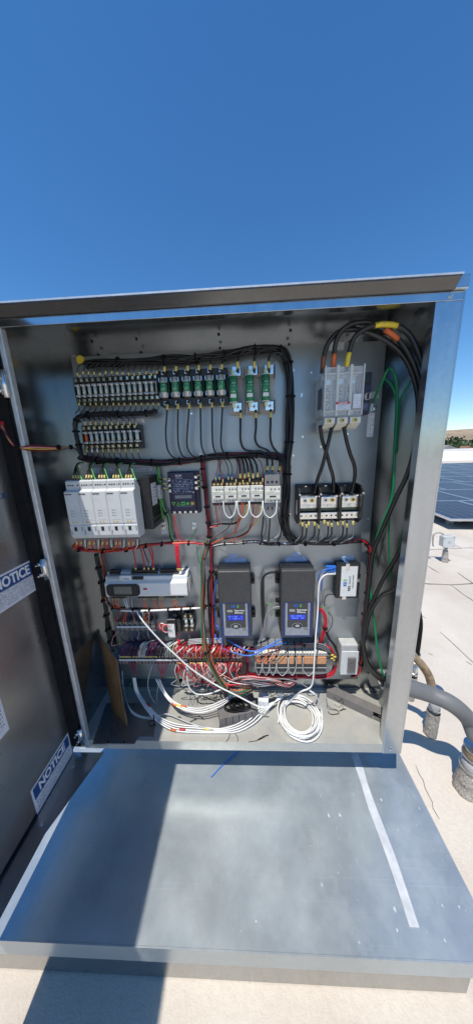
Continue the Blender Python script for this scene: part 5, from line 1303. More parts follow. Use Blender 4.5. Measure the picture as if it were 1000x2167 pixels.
# ------------------------------------------------------------------ breaker and distribution block cables
for k, pts in enumerate(([(677, 900, .10), (681, 930, .095), (690, 958, .09), (697, 985, .08), (704, 1010, .065), (706, 1042, .05)], [(702, 900, .10), (695, 932, .105), (688, 960, .10), (680, 990, .085), (671, 1015, .065), (665, 1044, .05)], [(726, 900, .10), (732, 930, .10), (740, 960, .09), (749, 985, .08), (750, 1010, .065), (743, 1044, .05)])):
    wire('power_cable', pts, .0058, 'w_black', 'thick black cable from breaker to distribution block, ' + ('crossing behind its neighbour', 'crossing over its neighbour', 'not crossing another')[k], 'cable', 'cables between breaker and distribution block', n=9)
z4 = lambda a, b, d: (600 + a / 3.333, 660 + b / 3.333, d)
END = [(815, 1440, .10)]
for k, (pts, col_, sl) in enumerate((
    ([(681, 790, .09), (684, 760, .10), (691, 732, .11), (710, 706, .115), (738, 697, .12), (775, 702, .12), (812, 718, .12), (848, 748, .12), (872, 792, .125), (884, 850, .13), (880, 930, .14), (862, 1000, .14), (838, 1052, .13), (808, 1120, .10), (788, 1172, .07), (780, 1240, .05), (771, 1310, .045), (766, 1360, .045), (772, 1402, .055), (794, 1432, .07), (820, 1446, .085)], 'brown_tape', (.012, .045)),
    ([(704, 788, .10), (706, 752, .11), (712, 718, .12), (728, 694, .13), (755, 682, .135), (785, 684, .135), (815, 698, .135), (846, 722, .135), (872, 765, .135), (889, 815, .14), (895, 880, .15), (890, 950, .16), (876, 1060, .16), (850, 1155, .13), (812, 1222, .09), (786, 1277, .06), (773, 1312, .05), (767, 1360, .05), (775, 1402, .06), (797, 1430, .075), (822, 1444, .09)], 'orange_tape', (.012, .048)),
    ([(731, 786, .11), (737, 750, .12), (748, 716, .13), (768, 698, .14), (793, 688, .145), (815, 686, .145), (842, 690, .145), (868, 712, .145), (888, 755, .15), (899, 800, .155), (905, 870, .165), (900, 960, .17), (888, 1080, .17), (866, 1180, .15), (838, 1241, .12), (808, 1259, .09), (786, 1290, .065), (775, 1325, .055), (769, 1365, .055), (779, 1404, .065), (800, 1428, .08), (824, 1441, .095)], 'yellow', (.012, .048)))):
    s2 = {0: [], 1: [(.225, .272, 'orange_tape')], 2: [(.138, .198, 'yellow')]}[k]
    wire('supply_cable', pts, .0066, 'w_black', 'heavy black supply cable banded with %s tape arching over the breaker' % ('brown', 'orange', 'yellow')[k], 'cable', None, [(sl[0], sl[1], col_)] + s2, n=10, tape='phase_tape', lift=1.06)
wire('earth_cable', [(790, 852, .015), (797, 832, .03), (808, 808, .05), (817, 786, .06), (826, 779, .06), (834, 790, .06), (839, 815, .055), (840, 850, .055), (838, 900, .06), (834, 960, .07), (829, 1050, .07), (808, 1107, .06), (795, 1143, .05), (789, 1182, .045), (784, 1220, .045), (783, 1250, .045), (787, 1290, .05), (792, 1325, .055), (798, 1375, .065), (806, 1415, .075), (817, 1440, .085)], .0042, 'w_green', 'long green earth cable looping over and down to the side knockout', 'cable', n=8)
wire('earth_cable', [(814, 801, .03), (824, 810, .04), (833, 826, .045), (838, 850, .045), (836, 900, .045), (833, 960, .045), (828, 1040, .04), (822, 1120, .03), (826, 1250, .02), (829, 1330, .02), (826, 1400, .04)], .0036, 'w_green', 'green earth cable hanging flat against the inner side wall', 'cable', n=8)
wire('earth_cable', [(874, 801, .08), (862, 818, .06), (851, 836, .05), (845, 858, .045), (842, 900, .045), (838, 960, .04)], .0036, 'w_green', 'short green earth cable forking out behind the supply cables', 'cable', n=8)
z7 = lambda a, b, d: (590 + a / 4.167, 980 + b / 4.167, d)
for i, (a, y0, e) in enumerate(((188, 500, 130), (205, 505, 150), (240, 505, 170), (262, 515, 195), (312, 500, 235), (350, 510, 335), (398, 500, 320), (430, 500, 330), (462, 495, 345), (518, 515, 440), (562, 495, 500), (596, 500, 520), (652, 510, 540))):
    wire('distribution_wire', [z7(a, y0 - 30, .05), z7(a, y0 + 20, .06), z7(a + 2, y0 + 90, .06), z7(a - 6, y0 + 145, .055), z7((a + e) / 2, 678, .048), z7(e, 708, .036)], .0026, 'w_black' if i % 3 else 'w_grey', ('black' if i % 3 else 'grey') + ' wire with yellow sleeve fanning out under distribution block', 'wire', ('black' if i % 3 else 'grey') + ' wires under the distribution block', [(.014 + .006 * (i % 3), .028 + .006 * (i % 3), 'yellow_sleeve')], tape='marker_sleeve')
# ------------------------------------------------------------------ starter wiring
z5 = lambda a, b, d: (130 + a / 3.333, 960 + b / 3.333, d)
for k, (a, b_) in enumerate(((100, 88), (195, 90), (287, 88), (388, 75), (478, 85))):
    q0 = P(*z5(a - 12, 195, .142))
    for j in range(3):
        wire('starter_wire', [z5(a + 55, 62, .045), z5(a + 20, 66, .06), z5(a + 2, b_, .085), z5(a - 16 + j * 17 - k, 150, .125), z5(a - 18 + j * 19 - k * 2, 190, .138)], .0019, 'w_black', 'black wire with yellow sleeve entering top of pale starter', 'wire', 'black wires above the starters', [(-.020, -.008, 'yellow_sleeve')], tape='marker_sleeve')
    wire('starter_wire', [z5(a + 50, 60, .045), z5(a + 12, 80, .07), z5(a + 22, 120, .1), z5(a + 38, 165, .13), z5(a + 50, 190, .138)], .0019, 'w_lime', 'pale green earth wire entering top of pale starter', 'wire', 'green earth wires above the starters')
zs = lambda a, b, d: (130 + a / 5, 1120 + b / 5, d)
rnd = random.Random(8)
for k in range(5):
    a = 190 + 142 * k - 4 * k
    for j, (mt, w_) in enumerate((('w_orange', 1), ('w_red', 0), ('w_red', 0), ('w_maroon', 0), ('w_white', 0), ('w_black', 0))):
        x = a - 28 + j * 22
        e = x + (-45 if w_ else rnd.uniform(-25, 25))
        wire('starter_wire', [zs(x, 105, .135), zs(x + rnd.uniform(-4, 4), 140, .135), zs(x + rnd.uniform(-8, 8) - (12 if w_ else 0), 180, .128), zs(e, 220 if w_ else 205, .108)], .0024 if w_ else .0016, mt, mt[2:] + ' wire hanging from foot of pale starter', 'wire', mt[2:] + ' wires below the starters', [(.008, .020, 'yellow_sleeve')] if j in (0, 2) else (), tape='marker_sleeve')
for x, x2, mt in ((283, 287, 'w_red'), (300, 305, 'w_red'), (306, 314, 'w_maroon'), (318, 324, 'w_red'), (323, 325, 'w_red')):
    wire('feed_wire', [(x - 4, 1158, .05), (x, 1170, .055), (x2 - 1, 1188, .055), (x2, 1206, .045)], .0024, mt, mt[2:] + ' wire dropping from starter harness onto white controller', 'wire', mt[2:] + ' feed wires above the controller', [(-.012, -.003, 'yellow_sleeve')], tape='marker_sleeve')
for k in range(4):
    wire('feed_wire', [(371 + k * 2.2, 1152, .035), (372 + k * 2, 1175, .05), (375 + k * 1.8, 1195, .05), (377 + k * 2, 1208, .045)], .0026, 'w_red', 'bright red wire in the pair dropping onto controller end', 'wire', 'bright red feed wires', [(-.012, -.003, 'yellow_sleeve')], tape='marker_sleeve')
# phase monitor wiring
for k in range(3):
    wire('monitor_wire', [(335, 1005 + k * 2, .02), (338, 1015 + k * 9, .03), (346, 1013 + k * 10, .04), (357, 1015 + k * 11, .038)], .0016, 'w_black', 'black wire entering the near side of navy phase monitor', 'wire', 'black wires at the monitor', [(-.022, -.008, 'yellow_sleeve')], tape='marker_sleeve')
    wire('monitor_wire', [(412, 1007 + k * 11, .038), (424, 1005 + k * 12, .036), (431, 1003 + k * 13, .03)], .0016, 'w_black', 'black wire leaving monitor towards the dark red harness', 'wire', 'black wires leaving the monitor', [(.008, .018, 'yellow_sleeve')], tape='marker_sleeve')
for k in range(2):
    wire('monitor_wire', [(367 + 3 * k, 1091, .035), (369 + 3 * k, 1110, .03), (373 + 5 * k, 1130, .03), (377 + 11 * k, 1147, .03)], .0016, 'w_red', 'thin red wire falling from the foot of phase monitor', 'wire', 'thin red monitor wires')
bundle('wire_harness', [(333, 985, .02), (337, 1010, .022), (340, 1040, .022), (346, 1075, .022), (356, 1095, .022), (360, 1120, .022), (364, 1140, .024), (372, 1149, .026)], 4, .004, .003, ['w_black', 'w_black', 'w_lime'], 'slim black harness curving between starter case and phase monitor', 'harness', [.25, .5])
for k in range(2): wire('earth_wire', [(333 + 2 * k, 985, .02), (334 + 3 * k, 1010, .025), (338 + 2 * k, 1060, .025), (344 + 2 * k, 1098, .02)], .0017, 'w_lime', 'lime earth wire running down to the earth lug', 'wire', 'lime earth wires')
wire('earth_wire', [(411, 1116, .015), (412, 1126, .02), (406, 1136, .022), (399, 1146, .025)], .0017, 'w_green', 'short green wire curling from the lug under the monitor', 'wire')
wire('earth_wire', [(416, 1156, .025), (418, 1175, .03), (420, 1188, .03), (427, 1194, .03)], .0018, 'w_green', 'green wire hooking below the red harness into coloured harness', 'wire')
# ------------------------------------------------------------------ controller wiring
z8 = lambda a, b, d: (180 + a / 3.846, 1160 + b / 3.846, d)
for a, mt in ((225, 'w_orange'), (250, 'w_orange'), (270, 'w_orange'), (480, 'w_orange'), (495, 'w_orange'), (550, 'w_orange'), (570, 'w_orange'), (590, 'w_brown'), (610, 'w_orange'), (630, 'w_orange'), (705, 'w_orange'), (725, 'w_orange'), (740, 'w_orange'), (320, 'w_white'), (332, 'w_white'), (350, 'w_ash'), (375, 'w_ash')):
    wire('controller_wire', [z8(a, 398, .04), z8(a + rnd.uniform(-3, 6), 432, .05), z8(a + rnd.uniform(0, 12), 470, .05), z8(a + 18, 492, .042)], .0016, mt, {'w_orange': 'orange', 'w_brown': 'brown', 'w_white': 'white', 'w_ash': 'grey'}[mt] + ' wire hanging from the foot of white controller', 'wire', mt[2:] + ' wires under the controller', [(.004, .012, 'yellow_sleeve')] if mt == 'w_orange' else (), tape='marker_sleeve')
t = thing('cable_sleeve', 'white flat sleeve tied along the harness below the controller', 'sleeve', P(255, 1291, .045))
o0 = Vector(t.location); a_ = [P(255, 1292, .048), P(300, 1293, .048), P(350, 1291, .048), P(424, 1287, .045)]
MB().tube([p - o0 for p in spline(a_, 6)], .0042, 8).build('sleeve', 'w_white', t, smooth=True)
for px in (282, 296, 316, 356, 384, 403): q = P(px, 1290, .047) - o0; MB().cyl(q - Vector((.003, 0, 0)), q + Vector((.003, 0, 0)), .0085, n=9).build('cable_tie', 'rubber', t)
for x, x2, mt in ((258, 243, 'w_orange'), (262, 254, 'w_brown'), (266, 262, 'w_orange'), (268, 266, 'w_orange'), (276, 285, 'w_ash'), (308, 302, 'w_green'), (312, 316, 'w_ash')):
    wire('strip_wire', [(x, 1293, .045), ((x + x2) / 2 + 1, 1302, .05), (x2 - 1, 1311, .048), (x2, 1319, .038)], .0014, mt, mt[2:] + ' wire arching onto the short terminal strip', 'wire', mt[2:] + ' wires above the short strip', [(-.008, -.002, 'yellow_sleeve')], tape='marker_sleeve')
wire('strip_wire', [(249, 1337, .035), (240, 1348, .04), (236, 1362, .04), (238, 1367, .04), (252, 1363, .035), (272, 1360, .03)], .0014, 'w_pink', 'brownish pink wire looping under the short terminal strip', 'wire')
wire('strip_wire', [(262, 1337, .035), (256, 1348, .04), (252, 1360, .04), (254, 1364, .04), (266, 1360, .035), (276, 1358, .03)], .0014, 'w_yellow', 'yellow wire looping under the short terminal strip', 'wire')
# coil of spare wires by the transformer
t = thing('spare_wire_coil', 'small knot of red and white spare wires by the transformer', 'wire coil', P(341, 1325, .04))
for k, mt in enumerate(('w_white', 'w_white', 'w_red', 'w_orange', 'w_red', 'w_pink')):
    rr = .010 + .002 * (k % 3); off = Vector((-.016 + .008 * k if k > 1 else .006, -.003 * k, .004 * (k % 2) - .004 * (k > 3)))
    MB().tube([off + Vector((rr * math.cos(a_), -.004 * math.sin(a_ * .5 + k), rr * 1.15 * math.sin(a_))) for a_ in [i * .45 for i in range(13)]], .002, 6).build('wire_loop', mt, t, smooth=True)
t = thing('spade_connector', 'red and orange insulated connectors hanging over the terminal strip', 'connector', P(377, 1360, .05))
MB().tube([Vector((.006, -.004, .016)), Vector((.004, -.005, .004)), Vector((0, -.004, -.004))], .006, 8).build('red_barrel', 'red', t, smooth=True)
MB().bp(-.009, .003, 0, .01, -.024, -.003).build('orange_housing', 'relay_orange', t, .001)
MB().tube([Vector((.007, -.004, .016)), Vector((.006, .004, .03)), Vector((-.01, .02, .04))], .0016, 6).build('lead', 'w_maroon', t, smooth=True)
# ------------------------------------------------------------------ arches over the long terminal strip
rnd = random.Random(4)
for i in range(70):
    x = 255 + (i % 42) * 2.95 + (1.4 if i > 41 else 0)
    if x > 372: mt = 'w_red'
    elif 293 < x < 308: mt = 'w_ash'
    elif x > 349: mt = rnd.choice(['w_white', 'w_ash', 'w_lime', 'w_white'])
    else: mt = rnd.choice(['w_purple', 'w_purple', 'w_maroon', 'w_navy', 'w_black', 'w_purple'])
    lean = 22 + rnd.uniform(-7, 8); hj = rnd.uniform(-4, 4)
    wire('strip_wire', [(x, 1391, .047), (x - 1 + hj * .4, 1380, .062 + hj * .001), (x + 3 + hj * .6, 1369 + hj, .064 + hj * .001), (x + lean * .45, 1362 + hj, .05), (x + lean, 1357 + rnd.uniform(-3, 3), .022)], .0016 if mt != 'w_ash' else .002, mt, {'w_purple': 'dark purple', 'w_maroon': 'maroon', 'w_navy': 'navy blue', 'w_black': 'black', 'w_ash': 'pale grey', 'w_white': 'white', 'w_lime': 'pale green', 'w_red': 'red'}[mt] + ' wire arching over the long terminal strip', 'wire', mt[2:] + ' arches over the long strip', [(.002, .010, 'yellow_sleeve')] if mt in ('w_purple', 'w_maroon', 'w_navy') else (), tape='marker_sleeve', seg=5)
for i in range(104):
    x = 374 + (i % 64) * 2.22 + (1.1 if i > 63 else 0); up = rnd.random()
    if 432 < x < 444: continue
    mt = rnd.choices(['w_red', 'w_white', 'w_pink', 'w_orange'], [8, 2, 1.5, .7])[0]
    x2 = x + rnd.uniform(-9, 11); dd = rnd.uniform(-.008, .010)
    wire('strip_wire', [(x, 1393, .047), (x + rnd.uniform(-3, 3), 1383 + rnd.uniform(-3, 3), .064 + dd), (x2, 1373 + rnd.uniform(-3, 3), .062 + dd), (x2 + rnd.uniform(0, 14), 1367 + rnd.uniform(-3, 2), .035)], .0018, mt, {'w_red': 'red', 'w_white': 'white', 'w_pink': 'pink', 'w_orange': 'orange'}[mt] + ' wire packed over the crowded half of terminal strip', 'wire', mt[2:] + ' wires over the crowded strip', [(.003, .011, rnd.choice(['yellow_sleeve', 'yellow', 'relay_orange', 'paper']))] if up < .75 else (), tape='marker_sleeve', seg=5)
for i in range(84):
    x = 375 + (i % 50) * 2.8 + (1.4 if i > 49 else 0)
    if 392 < x < 402 or 446 < x < 458: continue
    mt = rnd.choices(['w_red', 'w_white', 'w_pink', 'w_maroon'], [8, 1.5, 1, 1.5])[0]
    d_ = rnd.uniform(-13, 15)
    wire('strip_wire', [(x, 1401, .047), (x + rnd.uniform(-3, 3), 1411 + rnd.uniform(-3, 3), .062 + rnd.uniform(-.006, .012)), (x + d_ * .6, 1423 + rnd.uniform(-3, 3), .058 + rnd.uniform(-.006, .014)), (x + d_ + 4, 1436 + rnd.uniform(-5, 6), .03)], .0018, mt, {'w_red': 'red', 'w_white': 'white', 'w_pink': 'pink', 'w_maroon': 'maroon'}[mt] + ' wire hanging below crowded half of terminal strip', 'wire', mt[2:] + ' wires below the crowded strip', [(.003, .010, 'yellow_sleeve')] if rnd.random() < .45 else (), tape='marker_sleeve', seg=5)
for i in range(16):
    x = 276 + i * 1.3 if i < 8 else 333 + (i - 8) * 3.0
    c_ = 284 if i < 8 else 343
    wire('strip_wire', [(x, 1401, .047), (x, 1411, .05), ((x + c_) / 2, 1421, .05), (c_ + rnd.uniform(-2, 2), 1436, .055)], .0013, 'w_maroon' if i % 3 else 'w_purple', ('maroon' if i % 3 else 'purple') + ' thin wire gathering below the long terminal strip', 'wire', ('maroon' if i % 3 else 'purple') + ' wires gathered below the strip', seg=4)
# ------------------------------------------------------------------ relay wiring
for kk, (x0, x1) in enumerate(((541, 553), (556, 569), (571, 583), (586, 608), (611, 625), (641, 664))):
    m_ = (x0 + x1) / 2
    wire('relay_loop', [(x0, 1392, .056), (x0 - 1, 1408, .064), (x0 + 1, 1420, .066), (m_, 1428 + (x1 - x0) * .1, .066), (x1 - 1, 1420, .066), (x1 + 1, 1408, .064), (x1, 1392, .056)], .0018, 'w_ash', ORD[kk] + ' pale wire loop across the relays counted from the long terminal strip', 'wire', 'pale loops across the relays')
for k, (x, dy) in enumerate(((545, 0), (560, 3), (577, -2))):
    wire('relay_wire', [(x - 5, 1395 + dy, .062), (x, 1400 + dy, .066), (x + 8, 1398, .066), (x + 22, 1385, .064), (x + 30, 1378, .05)], .0015, 'w_orange' if k < 2 else 'w_black', ('orange' if k < 2 else 'black') + ' wire lying across narrow relay fronts', 'wire', ('orange' if k < 2 else 'black') + ' wires across relays')
t = thing('wire_connectors', 'yellow sleeved black leads bunched at the end of the relays', 'wires', P(700, 1386, .04))
for k in range(7):
    dx = -.006 + .005 * (k % 4); dz = .012 - .008 * (k // 2)
    p0_ = Vector((dx, -.012, dz)); o = MB().tube([p0_ + Vector((-.03, .008, .02 - .004 * k)), p0_ + Vector((-.012, 0, .006)), p0_], .0018, 6).build('lead', 'w_black', t, smooth=True)
    MB().tube([p0_, p0_ + Vector((.006, -.002, -.003))], .0026, 6).build('yellow_sleeve', 'yellow', t, smooth=True)
for k in range(5):
    wire('relay_wire', [(640 + 4 * k, 1362 + k, .035), (672, 1362 + k * 1.5, .045), (692, 1370 + k * 2, .05), (702 + k, 1388, .045), (706 + k, 1408, .035)], .0024, 'w_black' if k % 2 else 'w_grey', ('black' if k % 2 else 'grey') + ' lead curving over the end of relay row', 'wire', ('black' if k % 2 else 'grey') + ' leads over the relay end')
for k in range(3):
    wire('outlet_lead', [(688 + k * 2, 1338, .03), (694 + k * 2, 1352, .035), (706 + k * 2, 1368, .03), (714 + k, 1390, .025), (716 + k, 1415, .02)], .0018, 'w_black', 'thin black lead curving down beside the outlet box', 'wire', 'thin leads beside outlet box')
wire('switch_lead', [(706, 1258, .02), (692, 1259, .025), (687, 1268, .02), (686, 1284, .012)], .0018, 'w_black', 'thin black power lead leaving the side of network switch', 'lead')
wire('switch_lead', [(693, 1296, .02), (702, 1306, .025), (702, 1322, .02), (692, 1340, .015)], .0014, 'w_black', 'thin black wire curling on the panel under network switch', 'wire')
wire('earth_wire', [(678, 1283, .02), (690, 1288, .02), (698, 1298, .02)], .0014, 'w_lime', 'thin lime wire beside the bright red cable', 'wire')
# blue network leads
wire('network_cable', [(703, 1204, .03), (688, 1205, .035), (678, 1212, .035), (674, 1222, .03), (674, 1250, .022), (675, 1300, .02), (672, 1345, .02)], .0026, 'w_blue', 'blue network cable dropping from the plugs behind white cable', 'cable')
wire('network_cable', [(703, 1209, .03), (690, 1211, .03), (682, 1222, .026), (679, 1250, .02)], .0026, 'w_blue', 'short blue network cable curling behind the plugs', 'cable')
wire('network_cable', [(461, 1224, .03), (455, 1245, .03), (452, 1265, .03), (455, 1300, .03), (458, 1330, .035)], .0024, 'w_blue', 'blue cable running down behind dark controller edge', 'cable')
wire('network_cable', [(455, 1342, .035), (456, 1350, .045), (462, 1352, .05), (466, 1345, .05), (463, 1330, .05), (458, 1325, .045), (466, 1336, .05), (469, 1352, .055), (470, 1372, .06)], .0026, 'w_blue', 'blue cable hooked in a small loop by coloured harness', 'cable')
wire('network_cable', [(478, 1352, .04), (498, 1365, .06), (520, 1376, .07), (540, 1378, .072), (560, 1370, .07), (580, 1360, .06), (598, 1352, .045)], .0028, 'w_blue', 'blue cable sagging from one dark controller to the other', 'cable')
wire('network_cable', [(470, 1372, .06), (490, 1380, .068), (515, 1387, .075), (532, 1387, .075), (548, 1380, .075), (568, 1370, .068), (590, 1363, .055), (606, 1360, .04)], .0028, 'w_blue', 'lower blue cable sagging across the top of relays', 'cable')
# stacked flat grey ribbon behind the crowded strip
for k in range(4):
    wire('flat_lead', [(396 + k, 1364 - k * 3.2, .03), (415, 1362 - k * 3, .034), (440, 1361 - k * 3, .034), (470, 1360 - k * 2.6, .03)], .0024, 'w_ash', 'pale grey lead stacked above the crowded terminal strip', 'wire', 'pale leads above the crowded strip')
# grommets at the panel foot
for px, py in ((384, 1437), (430, 1440), (458, 1441), (576, 1437), (598, 1438), (620, 1436)):
    q = at(px, py, YB - .001); t = thing('cable_gland', 'black cable gland in back wall under the terminal strips', 'gland', q, 'black glands in the back wall')
    MB().cyl((0, 0, 0), (0, -.012, 0), .0115, .010, n=14).build('nut', 'rubber', t)
    MB().cyl((0, -.0121, 0), (0, -.022, 0), .008, .006, n=12).build('sleeve', 'black_plastic', t, smooth=True)

# loose single conductors spilling over the lower half
rnd = random.Random(77)
for k in range(16):
    x = 372 + k * 8.5 + rnd.uniform(-4, 4); mt = rnd.choice(['w_red', 'w_white', 'w_ash', 'w_pink', 'w_red', 'w_maroon'])
    x2 = x + rnd.uniform(-25, 40)
    wire('loose_wire', [(x, 1404, .06), (x + rnd.uniform(-8, 8), 1420, .08), ((x + x2) / 2 + rnd.uniform(-6, 6), 1438, .085), (x2, 1450 + rnd.uniform(-6, 8), .07), (x2 + rnd.uniform(5, 20), 1446 + rnd.uniform(-8, 8), .05)], .0015, mt, {'w_red': 'red', 'w_white': 'white', 'w_ash': 'grey', 'w_pink': 'pink', 'w_maroon': 'maroon'}[mt] + ' loose wire spilling under the crowded terminal strip', 'wire', mt[2:] + ' loose wires under the crowded strip', seg=5)
for k in range(14):
    x = 246 + k * 6 + rnd.uniform(-2, 2); mt = rnd.choice(['w_orange', 'w_brown', 'w_ash', 'w_maroon', 'w_navy'])
    wire('loose_wire', [(x + rnd.uniform(-3, 10), 1291, .045), (x + rnd.uniform(-4, 6), 1300, .052), (x + rnd.uniform(-5, 5), 1309, .05), (x, 1319, .038)], .0012, mt, {'w_orange': 'thin orange', 'w_brown': 'thin brown', 'w_ash': 'thin grey', 'w_maroon': 'thin maroon', 'w_navy': 'thin navy'}[mt] + ' wire tangled between controller and the short strip', 'wire', mt[2:] + ' tangled wires by the short strip', seg=4)
for k in range(12):
    x = 250 + k * 6.2; mt = rnd.choice(['w_maroon', 'w_brown', 'w_ash', 'w_navy'])
    wire('loose_wire', [(x, 1335, .036), (x + rnd.uniform(-6, 4), 1343, .045), (x + rnd.uniform(-8, 8), 1352, .04), (x + rnd.uniform(-4, 14), 1359, .025)], .0012, mt, {'w_brown': 'thin brown', 'w_ash': 'thin grey', 'w_maroon': 'thin maroon', 'w_navy': 'thin navy'}[mt] + ' wire dropping from the short strip behind the arches', 'wire', mt[2:] + ' wires below the short strip', seg=4)
for k in range(9):
    x = 445 + k * 9; mt = rnd.choice(['w_red', 'w_pink', 'w_grey', 'w_brown', 'w_white'])
    wire('loose_wire', [(x, 1432, .05), (x + 12, 1442 + rnd.uniform(-4, 6), .085), (x + 40, 1447 + rnd.uniform(-6, 8), .095), (x + 75, 1450 + rnd.uniform(-6, 6), .085), (620, 1445 + rnd.uniform(-4, 4), .04)], .0016, mt, {'w_red': 'red', 'w_pink': 'pink', 'w_grey': 'dark grey', 'w_brown': 'brown', 'w_white': 'white'}[mt] + ' loose wire slung under the relays to a grommet', 'wire', mt[2:] + ' loose wires under the relays', seg=5)
# ================================================================== loose things in the cabinet's foot
F = lambda px, py, z=0.003: atz(px, py, FLZ + z)
zf = lambda a, b, z: F(240 + a / 3.125, 1390 + b / 3.125, z)
W = 'white control cable'
def fcable(pts, label, group=None, sleeves=(), r=.0026, mat='w_white'):
    return wire('control_cable', pts, r, mat, label, 'cable', group, sleeves, tape='tape_band', n=7, lift=1.25)
tp = [('orange_tape', .30), ('red', .33), ('yellow', .42), ('red', .15)]
for k in range(4):
    o = k * 4.2; g_ = (k - 1.5)
    path = [(281 + k * 1.5, 1434, .055), (287 + k * 2.2, 1464 + k, .06), zf(212 + o * 2.4, 342 - o * .4, .05), zf(288 + o * 1.6, 425 - o * 2, .03), zf(400 + o, 488 - o * 3.4, .010 + .003 * (k % 2)), zf(560, 502 - o * 3.4 + 3 * (k % 2), .006), zf(700, 503 - o * 2.0, .005 + .004 * (k % 2)), zf(820 - o, 496 - o * 3.6, .006), zf(920 - o * 2.4, 446 - o * 3.6, .01), zf(985 - o * 2.4, 382 - o * 3, .02), (586 + k * 2, 1480, .06), (590 + k * 1.6, 1466, .05)]
    fcable(path, 'white cable in the bundle sweeping low across the cabinet floor', 'white cables sweeping low on the floor', [(tp[k][1] - .012, tp[k][1] + .012, tp[k][0])], r=.0023)
for k in range(3):
    o = k * 5
    path = [(329 + k * 4, 1437, .055), (345 + k * 3, 1467, .07), zf(398 + o * 1.6, 318 - o * 1.2, .07), zf(500 + o, 360 - o * 2.2, .06), zf(600, 366 - o * 3, .055), zf(720, 320 - o * 3, .06), (489, 1477 - k * 3, .07), (499, 1463 - k, .06)]
    fcable(path, 'white cable in the short bundle swinging up towards the coloured harness', 'white cables of the upper swing', [(.13 + .012 * k, .155 + .012 * k, ('orange_tape', 'yellow', 'orange_tape')[k])], r=.0022)
fcable([(258, 1420, .04), (262, 1460, .04), zf(100, 330, .05), zf(160, 385, .03), zf(240, 400, .02), zf(330, 380, .02), zf(380, 388, .015), zf(480, 430, .012), zf(600, 470, .008), zf(660, 484, .006)], 'pale cable curving out from behind the amber paper', r=.0024, mat='w_ash')
fcable([(258, 1440, .04), (265, 1475, .04), zf(110, 355, .04), zf(170, 398, .025), zf(250, 412, .015), zf(320, 405, .01)], 'second pale cable curling under the amber paper edge', r=.0022, mat='w_ash')
fcable([(322, 1409, .045), (315, 1430, .05), (313, 1455, .05), (322, 1480, .05), (334, 1493, .05)], 'thin pale cable hanging alone from the long terminal strip', r=.002, mat='w_ash')
fcable([(334, 1452, .05), (332, 1480, .05), (342, 1505, .05), zf(330, 385, .02)], 'thin grey cable dropping through the middle of white cables', r=.0018, mat='w_ash')
fcable([(396, 1415, .07), (396, 1440, .075), (402, 1458, .08), (416, 1469, .08), (440, 1469, .075), (466, 1460, .07)], 'white cable hooking under the crowded terminal strip')
fcable([(287, 1292, .05), (305, 1318, .075), (340, 1357, .09), (370, 1385, .10), (395, 1408, .105), (420, 1427, .105), (460, 1452, .11), (500, 1472, .12), (545, 1495, .13), (562, 1499, .13)], 'long white cable running diagonally across the panel to the floor', r=.0029)
for k, (a, b_) in enumerate((((279, 1440), (269, 1472)), ((334, 1440), (333, 1464)))):
    wire('earth_wire', [(a[0], a[1], .055), ((a[0] + b_[0]) / 2 - 1, (a[1] + b_[1]) / 2, .05), (b_[0], b_[1], .045)], .0012, 'w_green', 'thin green wire twisted beside the white cables', 'wire', 'green wires beside white cables')
wire('earth_wire', [(250, 1431, .02), (300, 1433, .02), (370, 1434, .02), (390, 1432, .02)], .0014, 'w_green', 'thin green wire lying along the foot of panel', 'wire')
# coil of white network cable
c0_ = F(632, 1519, .006); rx = (F(680, 1519).x - F(586, 1519).x) / 2; ry = (F(632, 1470).y - F(632, 1569).y) / 2
t = thing('cable_coil', 'coil of white network cable lying on the cabinet floor', 'cable coil', c0_)
rnd = random.Random(2)
for k in range(9):
    a0 = rnd.uniform(0, 6); sx = .66 + .033 * k + rnd.uniform(-.02, .02); sy = .68 + .03 * k + rnd.uniform(-.03, .03); off = Vector((rnd.uniform(-.006, .006), rnd.uniform(-.01, .004), 0)); tl_ = rnd.uniform(-.004, .004)
    pts = []
    for i in range(29):
        a_ = a0 + i * 2 * math.pi / 28
        pts.append(off + Vector((rx * sx * math.cos(a_) * (1 + .03 * math.sin(3 * a_ + k)), ry * sy * math.sin(a_) * (1 + .03 * math.cos(2 * a_ + k)), .001 + .0042 * (k % 4) + tl_ * math.sin(a_) + .004)))
    MB().tube(pts, .0029, 7).build('cable_turn', 'w_white', t, smooth=True)
wire('network_cable', [(704, 1215, .03), (690, 1216, .035), (680, 1223, .04), (674, 1240, .045), (672, 1290, .06), (668, 1340, .08), (665, 1390, .10), (663, 1425, .11), (660, 1448, .11), (652, 1458, .11), (635, 1465, .11), F(612, 1486, .02), F(594, 1508, .012), F(588, 1530, .01)], .0031, 'w_white', 'white network cable hanging from the small switch down to the coil', 'cable', n=8)
wire('network_cable', [(655, 1462, .11), (668, 1472, .11), F(678, 1498, .03), F(681, 1520, .014), F(675, 1545, .008), F(662, 1558, .007)], .0028, 'w_white', 'white cable tail bowing out beside the coil', 'cable', n=8)
wire('network_cable', [(560, 1440, .06), (595, 1437, .08), (625, 1442, .09), (645, 1452, .10), (658, 1460, .11)], .0018, 'w_grey', 'thin grey cable running from the red wires to white cable', 'cable')
q = F(668, 1505, .012); t = thing('plug_end', 'small gold plug end poking out of the white coil', 'plug', q)
MB().cyl((0, 0, 0), (.004, -.012, .001), .0045, n=10).build('shell', 'brass', t, smooth=True); MB().cyl((.0041, -.0121, .001), (.006, -.018, .001), .003, n=8).build('pin', 'copper', t)
